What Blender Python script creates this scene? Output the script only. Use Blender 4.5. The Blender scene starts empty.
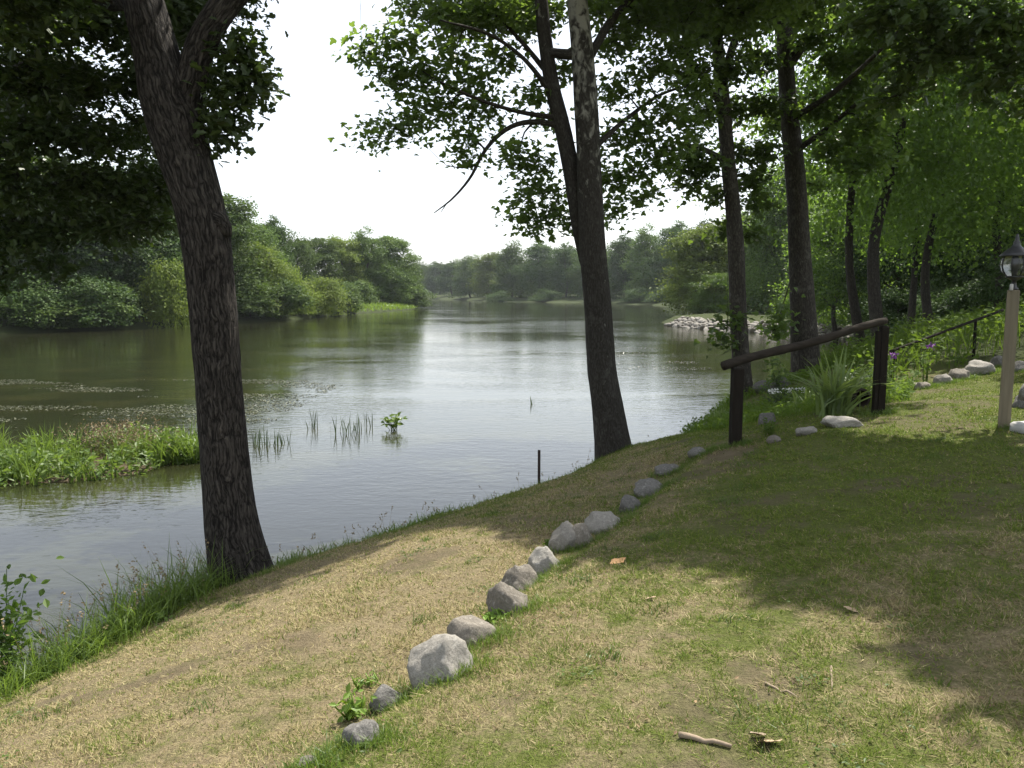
import bpy, math, random
import numpy as np
from mathutils import Vector

# ------------------------------------------------------------------ camera, sky, sun, exposure
C = bpy.context.scene
COL = C.collection
F, HZ, CAMZ = 800.0, 292.0, 3.4
PITCH = math.atan((384 - HZ) / F)
cam = bpy.data.objects.new('camera', bpy.data.cameras.new('camera'))
COL.objects.link(cam)
cam.location = (0, 0, CAMZ)
cam.rotation_euler = (math.pi / 2 - PITCH, 0, 0)
cam.data.sensor_width = 36
cam.data.lens = 36 * F / 1024
cam.data.clip_start = 0.05
cam.data.clip_end = 6000
C.camera = cam

SUN_EL, SUN_AZ = math.radians(58), math.radians(36)     # azimuth clockwise from +Y
w = bpy.data.worlds.new('World')
C.world = w
w.use_nodes = True
nt = w.node_tree
bg = nt.nodes['Background']
sky = nt.nodes.new('ShaderNodeTexSky')
sky.sky_type = 'NISHITA'
sky.sun_disc = False
sky.sun_elevation = SUN_EL
sky.sun_rotation = SUN_AZ
sky.air_density = 1.0
sky.dust_density = 2.0
sky.ozone_density = 1.0
bg.inputs['Strength'].default_value = 0.13
veil = nt.nodes.new('ShaderNodeMix')                        # thin white summer cloud over the blue
veil.data_type = 'RGBA'
veil.inputs[0].default_value = .7
veil.inputs[7].default_value = (4.9, 5.05, 5.2, 1)
nt.links.new(sky.outputs[0], veil.inputs[6])
nt.links.new(veil.outputs[2], bg.inputs['Color'])
TOSUN = np.array([math.sin(SUN_AZ) * math.cos(SUN_EL), math.cos(SUN_AZ) * math.cos(SUN_EL), math.sin(SUN_EL)])
sun = bpy.data.objects.new('sun', bpy.data.lights.new('sun', 'SUN'))
COL.objects.link(sun)
sun.data.energy = 5.0
sun.data.angle = math.radians(0.5)
sun.data.color = (1.0, 0.95, 0.86)
sun.location = tuple(TOSUN * 60)
sun.rotation_euler = Vector(tuple(-TOSUN)).to_track_quat('-Z', 'Y').to_euler()
C.view_settings.view_transform = 'Standard'
C.view_settings.look = 'None'
C.view_settings.exposure = 1.14
C.view_settings.gamma = 1
C.view_settings.use_curve_mapping = False
C.cycles.use_denoising = True
C.cycles.max_bounces = 6
C.cycles.diffuse_bounces = 3
C.cycles.glossy_bounces = 3
C.cycles.transmission_bounces = 4
C.cycles.transparent_max_bounces = 4
C.cycles.volume_bounces = 0
C.cycles.caustics_reflective = False
C.cycles.caustics_refractive = False

rng = np.random.default_rng(7)
random.seed(7)

# ------------------------------------------------------------------ pixel helpers (photo pixel -> place in the world)
def ray(px, py):
    a, b = (px - 512) / F, (384 - py) / F
    return np.array([a, math.cos(PITCH) + b * math.sin(PITCH), -math.sin(PITCH) + b * math.cos(PITCH)])
def at(px, py, d):
    r = ray(px, py)
    return np.array([0, 0, CAMZ]) + r * (d / r[1])
def on_z(px, py, z):
    r = ray(px, py)
    return np.array([0, 0, CAMZ]) + r * ((z - CAMZ) / r[2])
def on_ground(px, py):
    r = ray(px, py)
    d = np.concatenate([np.arange(1.5, 40, .05), np.arange(40, 400, .5)])
    p = np.array([0, 0, CAMZ])[None] + r[None] * (d / r[1])[:, None]
    h = ground_z(p[:, 0], p[:, 1])
    k = np.argmax(p[:, 2] < h)
    q = p[k]
    return np.array([q[0], q[1], float(h[k])])

# ------------------------------------------------------------------ noise
def _hash(ix, iy, iz, s):
    n = (ix * 374761393 + iy * 668265263 + iz * 2147483647 + s * 1274126177) & 0x7fffffff
    n = ((n ^ (n >> 13)) * 1274126177) & 0x7fffffff
    n = ((n ^ (n >> 16)) * 668265263) & 0x7fffffff
    return (n & 0xffff) / 65535.0
def vnoise(p, s=0):
    p = np.asarray(p, float)
    i = np.floor(p).astype(np.int64)
    f = p - i
    f = f * f * (3 - 2 * f)
    out = 0
    for dx in (0, 1):
        for dy in (0, 1):
            for dz in (0, 1):
                wgt = (f[:, 0] if dx else 1 - f[:, 0]) * (f[:, 1] if dy else 1 - f[:, 1]) * (f[:, 2] if dz else 1 - f[:, 2])
                out = out + wgt * _hash(i[:, 0] + dx, i[:, 1] + dy, i[:, 2] + dz, s)
    return out
def fbm(p, octv=3, s=0):
    p = np.asarray(p, float)
    a, t, n = 1.0, 0, 0
    for k in range(octv):
        t = t + a * vnoise(p * 2 ** k + 17.3 * k, s + k)
        n += a
        a *= .5
    return t / n
def sstep(a, b, x):
    t = np.clip((x - a) / (b - a), 0, 1)
    return t * t * (3 - 2 * t)

# ------------------------------------------------------------------ river outline and terrain
ZE = 0.18
near_edge = [on_z(x, y, ZE)[:2] for x, y in [(-260, 800), (-100, 738), (0, 694), (100, 644), (215, 590), (300, 562), (430, 519),
                                            (510, 494), (560, 479), (612, 461), (650, 448), (690, 431), (730, 411), (775, 389)]]
riprap_base = [on_z(x, y, 0.0)[:2] for x, y in [(852, 339), (812, 336.5), (770, 333.5), (720, 330.5), (690, 328), (667, 325.5)]]
right_far = [(16.5, 90), (24, 103), (34, 118), (40, 140), (40, 175), (36, 215), (24, 245), (10, 268), (-6, 290), (-30, 365), (-75, 500), (-110, 640)]
left_far = [(-150, 640), (-120, 520), (-62, 360), (-34, 240), (-21, 180)] + \
           [tuple(on_z(x, y, 0.0)[:2]) for x, y in [(424, 307.5), (410, 310), (360, 313.5), (330, 316), (300, 319), (245, 322.5), (150, 328), (60, 331.5), (0, 334)]] + \
           [(-52, 58), (-90, 44), (-160, 20), (-260, -40), (-120, -70), (-26, -12)]
RIVER = np.array([tuple(p) for p in near_edge] + [(13.2, 34), (17.5, 42), (22, 52), (24.6, 57)] + [tuple(p) for p in riprap_base] + right_far + left_far)

def seg_dist(x, y, poly, closed=True):
    x = np.asarray(x, float); y = np.asarray(y, float)
    best = np.full(x.shape, 1e18)
    inside = np.zeros(x.shape, bool)
    n = len(poly)
    for k in range(n if closed else n - 1):
        a, b = poly[k], poly[(k + 1) % n]
        ex, ey = b[0] - a[0], b[1] - a[1]
        t = np.clip(((x - a[0]) * ex + (y - a[1]) * ey) / (ex * ex + ey * ey + 1e-12), 0, 1)
        best = np.minimum(best, (x - a[0] - t * ex) ** 2 + (y - a[1] - t * ey) ** 2)
        if closed:
            c = ((a[1] > y) != (b[1] > y)) & (x < ex * (y - a[1]) / (ey if ey else 1e-12) + a[0])
            inside ^= c
    return np.sqrt(best), inside
def shore(x, y):                                            # + on land, - in the water
    d, ins = seg_dist(x, y, RIVER)
    return np.where(ins, -d, d)

ctrl = [(p[0], p[1], ZE) for p in near_edge[1:-1]]
for px, py, z in [(300, 775, 1.56), (360, 748, 1.53), (437, 684, 1.50), (508, 617, 1.47), (545, 577, 1.45), (601, 534, 1.43), (650, 497, 1.42), (700, 455, 1.42),
                  (560, 768, 1.70), (700, 768, 1.74), (900, 768, 1.78), (1024, 690, 1.80), (800, 620, 1.72), (700, 570, 1.64), (900, 540, 1.80)]:
    p = on_z(px, py, z)
    ctrl.append((p[0], p[1], z))
ctrl += [(0, 0, 1.74), (3, 0, 1.85), (7, 3, 1.95), (-2.6, 1.5, 1.25), (-6, 0, .55), (5.35, 8.6, 1.90), (4.6, 10, 1.90), (2.65, 9.5, 1.58), (2.0, 14.6, .52), (-2.8, 8.3, .38),
         (8.7, 15, 2.05), (12, 12, 2.3), (12, 20, 2.4), (17, 16, 2.8), (5.75, 20, .75), (7.8, 21, 1.15), (6.3, 15.5, 1.5), (4.2, 14.5, .95), (11, 27, 1.3), (16, 30, 2.2), (22, 22, 3.2), (12, 4, 2.3), (10, -4, 2.2), (0, -8, 1.9)]
ctrl = np.array(ctrl)
def _tps(ctrl):
    n = len(ctrl)
    r = np.hypot(ctrl[:, None, 0] - ctrl[None, :, 0], ctrl[:, None, 1] - ctrl[None, :, 1])
    K = np.where(r > 0, r * r * np.log(r + 1e-12), 0) + np.eye(n) * .25
    P = np.c_[np.ones(n), ctrl[:, :2]]
    A = np.block([[K, P], [P.T, np.zeros((3, 3))]])
    return np.linalg.solve(A, np.r_[ctrl[:, 2], 0, 0, 0])
TP = _tps(ctrl)
ROWL = np.array([on_z(a, b, 1.48)[:2] for a, b in [(300, 775), (437, 684), (545, 577), (650, 497), (700, 455)]])
def ground_z(x, y):
    x = np.atleast_1d(np.asarray(x, float)); y = np.atleast_1d(np.asarray(y, float))
    s = shore(x, y)
    rr = np.hypot(x, y)
    zn = TP[-3] + TP[-2] * x + TP[-1] * y
    for k in range(len(ctrl)):
        r2 = (x - ctrl[k, 0]) ** 2 + (y - ctrl[k, 1]) ** 2
        zn = zn + TP[k] * np.where(r2 > 0, .5 * r2 * np.log(r2 + 1e-12), 0)
    zn = np.clip(zn, .1, 3.2)
    side = x - np.interp(y, ROWL[:, 1], ROWL[:, 0])
    zn = zn - .10 * sstep(.05, -.22, side) * sstep(-1.9, -.5, side) * sstep(11, 8.5, y)
    zn = zn + (fbm(np.c_[x * 1.1, y * 1.1, 0 * x], 3, 5) - .5) * .07 + (vnoise(np.c_[x * 6, y * 6, 0 * x], 9) - .5) * .014
    zf = .2 + 1.5 * (1 - np.exp(-np.maximum(s, 0) / 7)) + 6 * sstep(6, 90, s)
    # stone-edged grassy point on the right
    lawn = (y > 50) & (y < 125) & (x > 10) & (x < 60)
    zf = np.where(lawn, -.02 + .78 * sstep(0, 1.8, s) + .3 * sstep(2, 30, s) + 4 * sstep(40, 90, s), zf)
    blend = sstep(26, 40, rr)
    z = zn * (1 - blend) + zf * blend
    k = sstep(-.45, .22, s)
    return np.where(s > .22, z, -.7 + (z + .7) * k)

# ------------------------------------------------------------------ mesh builder
class MB:
    def __init__(self):
        self.v, self.l, self.s, self.n = [], [], [], 0
        self.attr = []
        self.smooth = True
    def add(self, verts, faces, attr=None):                 # faces: list of (m,k) index arrays
        verts = np.asarray(verts, float).reshape(-1, 3)
        for f in faces:
            f = np.asarray(f, np.int64)
            if f.size == 0:
                continue
            self.l.append((f + self.n).ravel())
            self.s.append(np.full(len(f), f.shape[1], np.int32))
        self.v.append(verts)
        self.attr.append(np.zeros((len(verts), 3)) if attr is None else np.asarray(attr, float))
        self.n += len(verts)
    def mesh(self, name, mat, origin=(0, 0, 0), attr_name=None):
        v = np.concatenate(self.v) - np.asarray(origin)[None]
        l = np.concatenate(self.l).astype(np.int32)
        s = np.concatenate(self.s)
        me = bpy.data.meshes.new(name)
        me.vertices.add(len(v)); me.vertices.foreach_set('co', v.astype(np.float32).ravel())
        me.loops.add(len(l)); me.loops.foreach_set('vertex_index', l)
        me.polygons.add(len(s))
        me.polygons.foreach_set('loop_start', np.r_[0, np.cumsum(s)[:-1]].astype(np.int32))
        me.update(calc_edges=True)
        me.polygons.foreach_set('use_smooth', np.full(len(s), self.smooth))
        if attr_name:
            a = me.attributes.new(attr_name, 'FLOAT_VECTOR', 'POINT')
            a.data.foreach_set('vector', np.concatenate(self.attr).astype(np.float32).ravel())
        me.validate()
        me.materials.append(mat)
        return me
    def build(self, name, mat, parent=None, origin=None, attr_name=None):
        o = origin if origin is not None else (tuple(parent.location) if parent is not None else (0, 0, 0))
        ob = bpy.data.objects.new(name, self.mesh(name, mat, o, attr_name))
        COL.objects.link(ob)
        if parent is not None:
            ob.parent = parent
        else:
            ob.location = tuple(o)
        return ob
def tag(o, label=None, cat=None, group=None, kind=None):
    if label: o['label'] = label
    if cat: o['category'] = cat
    if group: o['group'] = group
    if kind: o['kind'] = kind
    return o
def thing(name, label, cat, loc, group=None):
    o = bpy.data.objects.new(name, None)
    o.empty_display_size = .1
    COL.objects.link(o)
    o.location = tuple(float(c) for c in loc)
    return tag(o, label, cat, group)
def copy_tree(o, loc, label, group=None, rz=0, sc=(1, 1, 1)):
    c = o.copy(); COL.objects.link(c)
    c.location = tuple(float(k) for k in loc); c.rotation_euler = (0, 0, rz); c.scale = sc
    c['label'] = label
    if group: c['group'] = group
    for ch in o.children:
        d = ch.copy(); COL.objects.link(d); d.parent = c
    return c

def frames(P):
    T = np.gradient(P, axis=0)
    T /= np.linalg.norm(T, axis=1)[:, None] + 1e-12
    ref = np.array([0, 1.0, 0]) if abs(T[0][1]) < .9 else np.array([1.0, 0, 0])
    N = np.zeros_like(P)
    n = ref - T[0] * ref.dot(T[0]); n /= np.linalg.norm(n); N[0] = n
    for k in range(1, len(P)):
        n = N[k - 1] - T[k] * N[k - 1].dot(T[k])
        N[k] = n / (np.linalg.norm(n) + 1e-12)
    return T, N, np.cross(T, N)
def smooth_path(pts, step):
    pts = np.asarray(pts, float)                            # (n,4) x y z r
    d = np.r_[0, np.cumsum(np.linalg.norm(np.diff(pts[:, :3], axis=0), axis=1))]
    n = max(2, int(d[-1] / step) + 1)
    t = np.linspace(0, d[-1], n)
    if len(pts) == 2:
        return np.stack([np.interp(t, d, pts[:, k]) for k in range(4)], 1)
    m = np.zeros_like(pts)
    m[1:-1] = (pts[2:] - pts[:-2]) / (d[2:] - d[:-2])[:, None]
    m[0] = (pts[1] - pts[0]) / (d[1] - d[0]); m[-1] = (pts[-1] - pts[-2]) / (d[-1] - d[-2])
    k = np.clip(np.searchsorted(d, t, side='right') - 1, 0, len(d) - 2)
    h = (d[k + 1] - d[k]); u = (t - d[k]) / h
    h00 = 2 * u**3 - 3 * u**2 + 1; h10 = u**3 - 2 * u**2 + u; h01 = -2 * u**3 + 3 * u**2; h11 = u**3 - u**2
    return h00[:, None] * pts[k] + (h10 * h)[:, None] * m[k] + h01[:, None] * pts[k + 1] + (h11 * h)[:, None] * m[k + 1]
def tube(mb, pts, sides=8, step=None, ridges=0, flare=0, seed=0, cap=True):
    pts = np.asarray(pts, float)
    P4 = smooth_path(pts, step) if step else pts
    P, R = P4[:, :3], P4[:, 3]
    n = len(P)
    T, N, B = frames(P)
    a = np.linspace(0, 2 * math.pi, sides, endpoint=False)
    ln = np.r_[0, np.cumsum(np.linalg.norm(np.diff(P, axis=0), axis=1))]
    co = np.stack([np.cos(a)[None] * R[:, None] + 0 * a[None], np.sin(a)[None] * R[:, None], np.repeat(ln[:, None], sides, 1)], 2)
    rad = np.repeat(R[:, None], sides, 1)
    if ridges:
        q = co.reshape(-1, 3)
        n1 = np.abs(fbm(np.c_[q[:, 0] * 16, q[:, 1] * 16, q[:, 2] * 2.6], 2, seed) - .5) * 2
        n2 = fbm(np.c_[q[:, 0] * 3, q[:, 1] * 3, q[:, 2] * 1.2], 2, seed + 5) - .5
        rad = rad + (ridges * (n1 - .35) + ridges * 1.8 * n2).reshape(rad.shape)
    if flare:
        fl = np.exp(-ln / .35)[:, None] * flare * (.55 + .45 * np.cos(a * 5 + seed)[None] + .25 * np.cos(a * 3 + 1.3 * seed)[None])
        rad = rad + fl * R[:, None]
    V = P[:, None] + rad[:, :, None] * (np.cos(a)[None, :, None] * N[:, None] + np.sin(a)[None, :, None] * B[:, None])
    i = np.arange(n - 1)[:, None] * sides + np.arange(sides)[None]
    j = np.arange(n - 1)[:, None] * sides + (np.arange(sides)[None] + 1) % sides
    q = np.stack([i, j, j + sides, i + sides], 2).reshape(-1, 4)
    fs = [q]
    if cap:
        fs += [np.arange(sides)[None, ::-1], ((n - 1) * sides + np.arange(sides))[None]]
    mb.add(V.reshape(-1, 3), fs, co.reshape(-1, 3))
    return P4
def box(mb, c, size, rz=0, rx=0, bev=.0, taper=1.0):
    c = np.asarray(c, float); hx, hy, hz = np.asarray(size, float) / 2
    b = min(bev, hx * .9, hy * .9, hz * .9)
    rings = []
    for z, ins, tp in ((-hz, b, 1), (-hz + b, 0, 1), (hz - b, 0, taper), (hz, b, taper)) if b > 0 else ((-hz, 0, 1), (hz, 0, taper)):
        x, y = (hx) * tp - ins, (hy) * tp - ins
        rings.append([(-x, -y, z), (x, -y, z), (x, y, z), (-x, y, z)])
    V = np.array(rings).reshape(-1, 3)
    if rx:
        V = np.c_[V[:, 0], V[:, 1] * math.cos(rx) - V[:, 2] * math.sin(rx), V[:, 1] * math.sin(rx) + V[:, 2] * math.cos(rx)]
    V = np.c_[V[:, 0] * math.cos(rz) - V[:, 1] * math.sin(rz), V[:, 0] * math.sin(rz) + V[:, 1] * math.cos(rz), V[:, 2]] + c
    n = len(rings)
    q = [[k * 4 + m, k * 4 + (m + 1) % 4, k * 4 + 4 + (m + 1) % 4, k * 4 + 4 + m] for k in range(n - 1) for m in range(4)]
    q += [[3, 2, 1, 0], [n * 4 - 4, n * 4 - 3, n * 4 - 2, n * 4 - 1]]
    mb.add(V, [np.array(q)])
def lathe(mb, prof, c, seg=24):
    a = np.linspace(0, 2 * math.pi, seg, endpoint=False)
    V = np.array([[(r * math.cos(t), r * math.sin(t), z) for t in a] for r, z in prof]).reshape(-1, 3) + np.asarray(c)
    n = len(prof)
    q = [[k * seg + m, k * seg + (m + 1) % seg, (k + 1) * seg + (m + 1) % seg, (k + 1) * seg + m] for k in range(n - 1) for m in range(seg)]
    mb.add(V, [np.array(q), np.arange(seg)[None, ::-1], ((n - 1) * seg + np.arange(seg))[None]])

# leaves -----------------------------------------------------------
L_FAR = (np.array([(0, 0, 0), (.42, .5, .10), (0, 1, 0), (-.42, .5, .10)]), [np.array([[0, 1, 2]]), np.array([[0, 2, 3]])])
L_LOBE = (np.array([(0, 0, 0), (.34, .06, .06), (.52, .42, .14), (.24, .50, .06), (.20, .74, .06), (0, 1, -.06), (-.20, .74, .06), (-.24, .50, .06), (-.52, .42, .14), (-.34, .06, .06)]),
          [np.array([[0, 1, 2, 3, 4, 5]]), np.array([[0, 5, 6, 7, 8, 9]])])
L_OAK = (np.array([(0, 0, 0), (.14, .2, .04), (.28, .36, .08), (.18, .48, .05), (.34, .72, .08), (.12, .86, .03), (0, 1, -.05), (-.12, .86, .03), (-.34, .72, .08), (-.18, .48, .05), (-.28, .36, .08), (-.14, .2, .04)]),
         [np.array([[0, 1, 2, 3, 4, 5, 6]]), np.array([[0, 6, 7, 8, 9, 10, 11]])])
L_OVAL = (np.array([(0, 0, 0), (.2, .25, .05), (.25, .55, .06), (0, 1, -.08), (-.25, .55, .06), (-.2, .25, .05)]), [np.array([[0, 1, 2, 3]]), np.array([[0, 3, 4, 5]])])
def leaves(mb, pos, nrm, size, tmpl, droop=None, rg=rng):
    n = len(pos)
    nrm = nrm / (np.linalg.norm(nrm, axis=1)[:, None] + 1e-9)
    u = rg.normal(size=(n, 3))
    if droop is not None:
        u = u * .7 + droop
    u = u - nrm * np.sum(u * nrm, 1)[:, None]
    u /= np.linalg.norm(u, axis=1)[:, None] + 1e-9
    s = np.cross(u, nrm)
    tv, tf = tmpl
    V = pos[:, None] + size[:, None, None] * (tv[None, :, 0:1] * s[:, None] + tv[None, :, 1:2] * u[:, None] + tv[None, :, 2:3] * nrm[:, None])
    k = len(tv)
    mb.add(V.reshape(-1, 3), [(f[None] + (np.arange(n) * k)[:, None, None]).reshape(-1, f.shape[1]) for f in tf])
def blades(mb, base, h, wd, lean, rg=rng, segs=1, azim=None, curve=.6):
    n = len(base)
    az = rg.uniform(0, 2 * math.pi, n) if azim is None else azim
    d = np.c_[np.cos(az), np.sin(az), 0 * az]
    fa = rg.uniform(0, math.pi, n)
    s = np.c_[np.cos(fa), np.sin(fa), 0 * fa]
    up = np.array([0, 0, 1.0])
    rows = []
    for k in range(segs + 1):
        t = k / segs
        p = base + up[None] * (h * (t - lean * .5 * t * t))[:, None] + d * (h * lean * (t * (1 - curve) + curve * t * t))[:, None]
        if k < segs:
            ww = wd * (1 - .55 * t)
            rows += [p - s * ww[:, None] * .5, p + s * ww[:, None] * .5]
        else:
            rows += [p]
    V = np.stack(rows, 1)
    k = V.shape[1]
    off = (np.arange(n) * k)[:, None]
    fs = [np.array([[2 * m, 2 * m + 1, 2 * m + 3, 2 * m + 2]]) + off for m in range(segs - 1)]
    fs.append(np.array([[2 * segs - 2, 2 * segs - 1, 2 * segs]]) + off)
    mb.add(V.reshape(-1, 3), fs)

# ------------------------------------------------------------------ materials
class NT:
    def __init__(self, name):
        self.m = bpy.data.materials.new(name)
        self.m.use_nodes = True
        self.t = self.m.node_tree
        self.t.nodes.clear()
        self.out = self.t.nodes.new('ShaderNodeOutputMaterial')
    def n(self, typ, ins=None, **kw):
        k = self.t.nodes.new(typ)
        for a, b in kw.items():
            setattr(k, a, b)
        for a, b in (ins or {}).items():
            if hasattr(b, 'is_output') or isinstance(b, bpy.types.NodeSocket):
                self.t.links.new(b, k.inputs[a])
            else:
                k.inputs[a].default_value = b
        return k
    def noise(self, vec, scale, detail=4, rough=.55, dist=0):
        return self.n('ShaderNodeTexNoise', {'Vector': vec, 'Scale': scale, 'Detail': detail, 'Roughness': rough, 'Distortion': dist}).outputs['Fac']
    def mapping(self, vec, scale=(1, 1, 1)):
        return self.n('ShaderNodeMapping', {'Vector': vec, 'Scale': scale}).outputs[0]
    def ramp(self, fac, stops, interp='LINEAR'):
        r = self.n('ShaderNodeValToRGB', {'Fac': fac})
        r.color_ramp.interpolation = interp
        e = r.color_ramp.elements
        while len(e) < len(stops):
            e.new(.5)
        for k, (p, c) in enumerate(stops):
            e[k].position = p
            e[k].color = (c, c, c, 1) if not isinstance(c, tuple) else c + (1,)
        return r.outputs[0]
    def mix(self, fac, a, b, mode='MIX'):
        k = self.n('ShaderNodeMix', data_type='RGBA', blend_type=mode)
        for i, v in ((0, fac), (6, a), (7, b)):
            if isinstance(v, bpy.types.NodeSocket):
                self.t.links.new(v, k.inputs[i])
            else:
                k.inputs[i].default_value = v + (1,) if isinstance(v, tuple) else v
        return k.outputs[2]
    def math(self, op, a, b=0.0, clamp=False):
        k = self.n('ShaderNodeMath', {0: a, 1: b}, operation=op)
        k.use_clamp = clamp
        return k.outputs[0]
    def pos(self):
        return self.n('ShaderNodeNewGeometry').outputs['Position']
    def island(self):
        return self.n('ShaderNodeNewGeometry').outputs['Random Per Island']
    def obj(self):
        return self.n('ShaderNodeTexCoord').outputs['Object']
    def attr(self, name):
        return self.n('ShaderNodeAttribute', attribute_name=name).outputs['Vector']
    def bump(self, h, strength=.5, dist=.02):
        return self.n('ShaderNodeBump', {'Height': h, 'Strength': strength, 'Distance': dist}).outputs[0]
    def principled(self, col, rough=.7, normal=None, spec=.3, **kw):
        ins = {'Base Color': col if isinstance(col, bpy.types.NodeSocket) else col + (1,), 'Roughness': rough, 'Specular IOR Level': spec}
        ins.update(kw)
        p = self.n('ShaderNodeBsdfPrincipled', ins)
        if normal is not None:
            self.t.links.new(normal, p.inputs['Normal'])
        return p.outputs[0]
    def done(self, sh):
        self.t.links.new(sh, self.out.inputs['Surface'])
        return self.m

def leaf_mat(name, c1, c2, tr, fac=.35, rough=.5, patch=.25, patch_scale=1.2, spec=.35):
    m = NT(name)
    r = m.island()
    col = m.mix(r, c1, c2)
    oi = m.n('ShaderNodeObjectInfo').outputs['Random']
    v = m.math('MULTIPLY_ADD', oi, .5)
    m.t.nodes[-1].inputs[2].default_value = .75
    pn = m.noise(m.obj(), patch_scale, 2)
    yel = m.mix(m.ramp(pn, [(.42, 0.0), (.62, 1.0)]), col, tuple(min(1, c * k) for c, k in zip(c2, (1.45, 1.25, .9))))
    col = m.mix(patch, col, yel)
    hs = m.n('ShaderNodeHueSaturation', {'Color': col, 'Value': v})
    hs.inputs['Hue'].default_value = .5
    p = m.principled(hs.outputs[0], rough, spec=spec)
    tc = m.mix(r, tr, tuple(c * .65 for c in tr))
    ts = m.n('ShaderNodeHueSaturation', {'Color': tc, 'Value': v}).outputs[0]
    t = m.n('ShaderNodeBsdfTranslucent', {'Color': ts}).outputs[0]
    return m.done(m.n('ShaderNodeMixShader', {0: fac, 1: p, 2: t}).outputs[0])

M = {}
M['oak_leaf'] = leaf_mat('oak_leaf', (.030, .050, .016), (.050, .078, .022), (.10, .17, .018), .30, .42)
M['plane_leaf'] = leaf_mat('plane_leaf', (.042, .075, .022), (.070, .11, .030), (.20, .31, .04), .42, .42)
M['wood_leaf'] = leaf_mat('wood_leaf', (.048, .092, .020), (.082, .138, .028), (.24, .40, .045), .50, .5, .4)
M['far_dark'] = leaf_mat('far_dark_leaf', (.030, .062, .020), (.058, .098, .028), (.08, .14, .03), .32, .6, .45, .25, spec=.15)
M['far_mid'] = leaf_mat('far_mid_leaf', (.046, .086, .024), (.082, .132, .034), (.12, .19, .035), .34, .6, .45, .25, spec=.15)
M['far_light'] = leaf_mat('far_light_leaf', (.09, .135, .030), (.14, .19, .042), (.20, .28, .04), .38, .6, .4, .3, spec=.15)
M['bed_leaf'] = leaf_mat('bed_leaf', (.045, .085, .018), (.095, .155, .030), (.20, .31, .03), .42, .65, .4, spec=.12)
M['sword_leaf'] = leaf_mat('sword_leaf', (.10, .15, .06), (.16, .22, .08), (.28, .38, .07), .4, .45, .2)  # lightened so the leaves look sunlit where the sun misses them
M['reed'] = leaf_mat('reed_blade', (.052, .098, .020), (.11, .17, .034), (.20, .30, .04), .40, .5, .3, .8)
M['water_reed'] = leaf_mat('water_reed_blade', (.04, .065, .025), (.06, .09, .03), (.06, .1, .02), .2, .5, .2)
M['bright_leaf'] = leaf_mat('bright_leaf', (.10, .18, .025), (.15, .24, .035), (.25, .36, .03), .35, .45, .2)
M['weed_ripple'] = leaf_mat('floating_weed_and_ripples', (.045, .052, .022), (.085, .092, .042), (.03, .04, .01), .1, .35, .3, spec=.5)
M['seed'] = leaf_mat('dry_seed_head', (.16, .12, .07), (.24, .19, .11), (.2, .15, .08), .2, .7, .2)

def lawn_green(m, vec, lush):
    big = m.noise(vec, .6, 5, .6, .3)
    mid = m.noise(vec, 2.8, 5, .65, .4)
    tuft = m.noise(vec, 11, 4, .65, .3)
    f = m.math('ADD', m.math('MULTIPLY', big, .6), m.math('MULTIPLY', mid, .6))
    f = m.math('ADD', f, m.math('MULTIPLY', tuft, .45))
    f = m.math('ADD', f, lush)
    return m.ramp(f, [(.70, 0.0), (.94, 1.0)])
def mat_ground():
    m = NT('lawn_ground')
    p = m.pos()
    sx = m.n('ShaderNodeSeparateXYZ', {0: m.attr('lush')})
    fine = m.noise(p, 55, 4, .75)
    fine2 = m.noise(p, 20, 4, .7)
    f = lawn_green(m, p, sx.outputs[0])
    dry = m.mix(m.ramp(fine, [(.3, 0.0), (.7, 1.0)]), (.122, .094, .054), (.325, .267, .158))
    grn = m.mix(m.ramp(fine, [(.3, 0.0), (.7, 1.0)]), (.058, .070, .018), (.135, .155, .040))
    col = m.mix(f, dry, grn)
    soil = m.math('MULTIPLY', m.ramp(m.noise(p, 1.9, 5, .65, .5), [(.58, 0.0), (.70, 1.0)]), .7)
    col = m.mix(soil, col, m.mix(fine2, (.10, .078, .046), (.21, .172, .108)))
    col = m.mix(m.ramp(fine2, [(.56, 0.0), (.68, .55)]), col, (.075, .058, .034))
    mud = m.mix(m.noise(p, 9, 4), (.055, .043, .027), (.17, .135, .088))
    col = m.mix(sx.outputs[1], col, mud)
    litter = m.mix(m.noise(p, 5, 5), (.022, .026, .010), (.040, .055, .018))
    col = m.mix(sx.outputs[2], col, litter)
    h = m.math('ADD', m.noise(p, 60, 4, .75), m.math('MULTIPLY', m.noise(p, 16, 4, .65), 1.6))
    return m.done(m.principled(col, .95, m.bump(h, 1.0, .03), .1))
def mat_blade():
    m = NT('lawn_blade')
    p = m.pos()
    sx = m.n('ShaderNodeSeparateXYZ', {0: m.attr('lush')})
    f = lawn_green(m, p, sx.outputs[0])
    rnd = m.island()
    dry = m.mix(rnd, (.20, .158, .075), (.44, .38, .205))
    grn = m.mix(rnd, (.085, .13, .020), (.19, .235, .042))
    f = m.math('ADD', m.math('MULTIPLY', f, 1.0), m.math('MULTIPLY', m.math('SUBTRACT', .5, sx.outputs[2]), .5), True)
    pick = m.math('GREATER_THAN', f, m.math('FRACT', m.math('MULTIPLY', rnd, 7.31)))
    col = m.mix(pick, dry, grn)
    a = m.principled(col, .7, None, .15)
    b = m.n('ShaderNodeBsdfTranslucent', {'Color': col}).outputs[0]
    return m.done(m.n('ShaderNodeMixShader', {0: .4, 1: a, 2: b}).outputs[0])
M['ground'] = mat_ground()
M['blade'] = mat_blade()

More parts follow.
